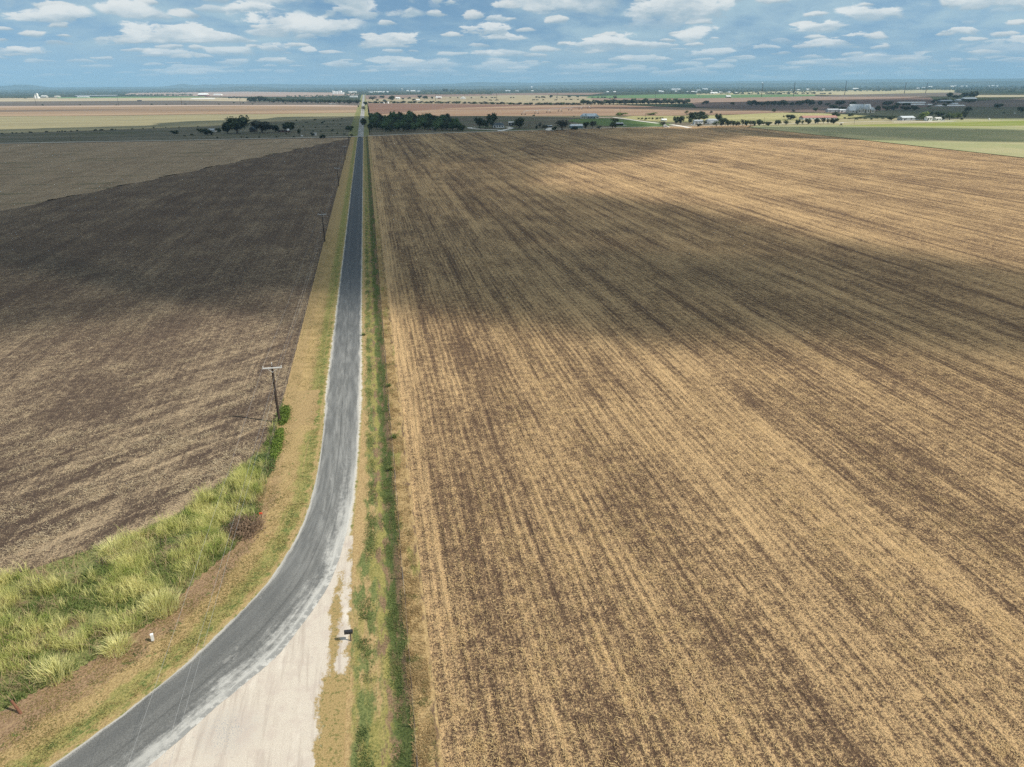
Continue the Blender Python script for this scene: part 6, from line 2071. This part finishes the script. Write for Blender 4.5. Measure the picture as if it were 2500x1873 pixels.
water_tower(1859.5, 211.5, 5, 10.5, 'white water tower on legs standing over the far town')
water_tower(1297.6, 218, 4.2, 7, 'pale water tower in the wooded country right of the centre')
water_tower(981.5, 222, 2.8, 6, 'tiny white water tower near the far road end')
for px, py, h, lab in ((1324.7, 221.5, 21, 'thin radio mast right of the pale water tower'), (2117, 209, 24, 'tall thin radio mast on the right horizon')):
    p, m = at(px, py), mpp(px, py)
    root = empty('radio_mast', (p.x, p.y, 0))
    tag(root, lab, 'radio mast')
    H_ = h * m / 1.078
    r0 = 0.16 * m
    for k_ in range(3):
        a = k_ * 2.0944
        MB().tube([(r0 * math.cos(a), r0 * math.sin(a), -1), (r0 * 0.7 * math.cos(a), r0 * 0.7 * math.sin(a), H_)], r0 * 0.35, 4).build('leg', M_STEEL, root)
    lt = MB()
    for k_ in range(30):
        a, b = k_ * 2.0944, (k_ + 1) * 2.0944
        lt.tube([(r0 * .8 * math.cos(a), r0 * .8 * math.sin(a), H_ * k_ / 30), (r0 * .8 * math.cos(b), r0 * .8 * math.sin(b), H_ * (k_ + 1) / 30)], r0 * 0.2, 3, False)
    lt.build('lattice', M_STEEL, root)
p, m = at(2425, 207), mpp(2425, 207)
root = empty('plant', (p.x, p.y, 0), -AZ)
tag(root, 'hazy industrial plant with slanting conveyor towers on the right horizon', 'industrial plant')
for x, w_, h_ in ((-34, 5, 6), (-24, 3, 9), (-10, 6, 6), (2, 4, 8), (11, 3, 11)):
    MB().box((x - w_ / 2) * m, (x + w_ / 2) * m, 0, 40, -1, h_ * m * 0.5).build('tower', M_SLATE, root)
    MB().tube([(x * m, 0, h_ * m * 0.3), ((x + h_ * 0.6) * m, 0, h_ * m)], 0.28 * m, 5).build('conveyor', M_SLATE, root)

# small farm things
def vehicle(px, py, w, label, body=M_WHITE, name='parked_car', cat='car'):
    p, m = at(px, py), mpp(px, py)
    s_ = w * m / 4.8
    root = empty(name, (p.x, p.y, 0), -AZ + random.uniform(-0.3, 0.3), (s_, s_, s_))
    tag(root, label, cat, 'parked vehicles')
    b = MB().box(-2.4, 2.4, -0.9, 0.9, 0.45, 1.05)
    b.build('body', body, root)
    cb = MB()
    lo = [(-1.5, -0.82, 1.052), (1.2, -0.82, 1.052), (1.2, 0.82, 1.052), (-1.5, 0.82, 1.052)]
    hi = [(-1.0, -0.7, 1.65), (0.75, -0.7, 1.65), (0.75, 0.7, 1.65), (-1.0, 0.7, 1.65)]
    for k_ in range(4):
        cb.face(lo[k_], lo[(k_ + 1) % 4], hi[(k_ + 1) % 4], hi[k_])
    cb.face(*hi)
    cb.build('cabin', M_GLASS, root)
    for x in (-1.5, 1.5):
        for y in (-0.92, 0.92):
            MB().tube([(x, y - 0.11, 0.36), (x, y + 0.11, 0.36)], 0.36, 10).build('wheel', M_TYRE, root)


for px, py, w_, lab in ((1691.5, 306.5, 10, 'white car parked left of the mobile home'), (1926, 291.8, 9, 'white vehicle parked under the bushy tree left of the red roofed building'), (2238.6, 294, 10, 'white vehicle right of the grey roofed building at the lime grass'),
                        (2302, 295, 9, 'white vehicle right of the small white house at the right farm'), (807, 254.5, 7, 'left one of the pale vehicles parked before the left tree line'), (815, 254.7, 7, 'right one of the pale vehicles parked before the left tree line'), (1525, 307.5, 8, 'pale vehicle parked beside the dark open shed')):
    vehicle(px, py, w_, lab)


def simple_tank(px, py, w, h, label, name='tank', mat=M_WHITE):
    p, m = at(px, py), mpp(px, py)
    R_, H_ = w * m / 2, h * m / 1.078
    o = MB().tube([(0, 0, -0.5), (0, 0, H_ * 0.8), (0, 0, H_)], [R_, R_, R_ * 0.2], 12).build(name, mat)
    o.location = (p.x, p.y, 0)
    tag(o, label, 'tank')


simple_tank(737, 333, 5, 3, 'low white tank under the leaning bare pole on the rough pasture')
simple_tank(947.6, 253, 4.5, 5, 'larger white tank at the hedgerow right of the far road')
simple_tank(937.5, 253, 3, 3.5, 'smaller white tank at the hedgerow right of the far road')
simple_tank(1631.5, 311, 5, 2, 'white water trough on the right of the tiny white hut')
simple_tank(2414.5, 293, 4, 4, 'little white tank standing alone in the pasture right of the right farm')
simple_tank(2477, 277.5, 4, 2, 'little white tank in the dark pasture near the right edge')
p, m = at(769, 331.5), mpp(769, 331.5)
hb = empty('storage_box', (p.x, p.y, 0), -AZ)
tag(hb, 'white box shaped tank house beside the small bush on the rough pasture', 'box')
MB().box(-1.3, 1.3, 0, 2, -0.3, 2.4).build('body', M_DWHITE, hb)
MB().box(-1.45, 1.45, -0.15, 2.15, 2.402, 2.6).build('lid', M_WHITE, hb)
p, m = at(340, 247.5), mpp(340, 247.5)
ct = empty('container', (p.x, p.y, 0), -AZ)
tag(ct, 'dark long container standing on the far dark strip', 'container')
MB().box(-5 * m, 5 * m, 0, 6, -0.5, 2.3 * m).build('body', M_DARKW, ct)
MB().box(-5 * m - 0.2, 5 * m + 0.2, -0.2, 6.2, 2.3 * m + 0.01, 2.3 * m + 0.5).build('roof', M_SLATE, ct)

# game feeder in the pale field
p, m = at(2053, 308.3), mpp(2053, 308.3)
fd = empty('game_feeder', (p.x, p.y, 0), -AZ)
tag(fd, 'dark legged feeder with a tilted white roof on the edge of the pale green field', 'feeder')
for sx in (-1, 1):
    for sy in (-1, 1):
        MB().tube([(sx * 1.6, sy * 1.2, -0.2), (sx * 0.8, sy * 0.6, 2.4)], 0.12, 5).build('leg', M_DARKW, fd)
MB().tube([(0, 0, 1.4), (0, 0, 2.9)], [0.5, 1.1], 10).build('hopper', M_DARKW, fd)
b = MB()
b.face((-2.6, -1.3, 2.9), (2.4, -1.3, 3.9), (2.4, 1.3, 3.9), (-2.6, 1.3, 2.9))
b.face((-2.6, 1.3, 3.02), (2.4, 1.3, 4.02), (2.4, -1.3, 4.02), (-2.6, -1.3, 3.02))
b.build('roof', M_WHITE, fd)

# centre pivot irrigation machine
tow = [(1278, 280.5), (1310, 277.8), (1339, 275), (1367, 272.4), (1392, 269.8), (1417, 267.4), (1438, 265.2)]
tw_ = [at(*q) for q in tow]
o0 = tw_[0]
pv_ = empty('irrigation_pivot', (o0.x, o0.y, 0))
tag(pv_, 'long wheeled irrigation machine with arched pipe spans standing on the orange field', 'irrigation machine')
for k_, q in enumerate(tw_):
    q = q - o0
    t = (tw_[min(k_ + 1, 6)] - tw_[max(k_ - 1, 0)]).normalized()
    n_ = Vector((-t.y, t.x, 0))
    b = MB()
    for sg in (-1, 1):
        b.tube([q + n_ * 3.2 * sg + Vector((0, 0, 0.8)), q + Vector((0, 0, 5.0))], 0.16, 4)
    b.tube([q + n_ * 3.2 + Vector((0, 0, 0.8)), q - n_ * 3.2 + Vector((0, 0, 0.8))], 0.14, 4)
    tr_ = b.build('tower', M_STEEL, pv_)
    for sg in (-1, 1):
        cc_ = q + n_ * 3.2 * sg + Vector((0, 0, 0.85))
        MB().tube([cc_ - t * 0.35, cc_ + t * 0.35], 1.0, 10).build('wheel', M_TYRE, tr_)
    if k_ < 6:
        e = tw_[k_ + 1] - o0
        b = MB()
        pts = [q + (e - q) * (j / 8) + Vector((0, 0, 5.0 + 1.3 * 4 * (j / 8) * (1 - j / 8))) for j in range(9)]
        b.tube(pts, 0.20, 5)
        for j in range(0, 8):
            mid = q + (e - q) * ((j + 0.5) / 8) + Vector((0, 0, 4.2))
            b.tube([pts[j], mid, pts[j + 1]], 0.06, 3, False)
        b.build('pipe_span', M_STEEL, pv_)

# drives and lanes
def lane(name, pxs, wid, z=0.11, mat=None):
    P = [at(*q) for q in pxs]
    L, Rr = [], []
    for i, p in enumerate(P):
        t = (P[min(i + 1, len(P) - 1)] - P[max(i - 1, 0)]).normalized()
        n_ = Vector((-t.y, t.x, 0)) * wid / 2
        L.append((p + n_)[:2])
        Rr.append((p - n_)[:2])
    n = len(P)
    V = [(x, y, z) for x, y in L] + [(x, y, z) for x, y in Rr]
    me = mesh_np(name, V, [[i, i + 1, n + i + 1, n + i] for i in range(n - 1)])
    if me.polygons[0].normal.z < 0:
        me.flip_normals()
    tag(link(name, me, mat or M_CAL), kind='structure')


lane('drive', [(1225, 320.5), (1219, 318), (1200, 316.8), (1170, 315.8), (1148, 313.5), (1146, 311.5), (1165, 310.5)], 6, 0.13)
lane('drive', [(1222, 320.8), (1229, 318), (1244, 315), (1249, 312.5), (1238, 310)], 6, 0.15)
lane('drive', [(1342, 319), (1341, 315), (1339, 312)], 9, 0.13)
lane('drive', [(1463, 287.5), (1497, 286.8), (1520, 289.5), (1560, 295.5), (1607, 301.5)], 6, 0.13)
lane('drive', [(1637, 304.5), (1655, 307), (1672, 310), (1684, 312.5)], 7, 0.15)
lane('drive', [(2180, 298.5), (2230, 298), (2290, 296.5), (2330, 296)], 9, 0.15)
lane('field_track', [(893, 275.5), (935, 275.2), (985, 274.4), (1050, 272), (1190, 269.5), (1380, 269.5)], 5, 0.2, M_DIRT)
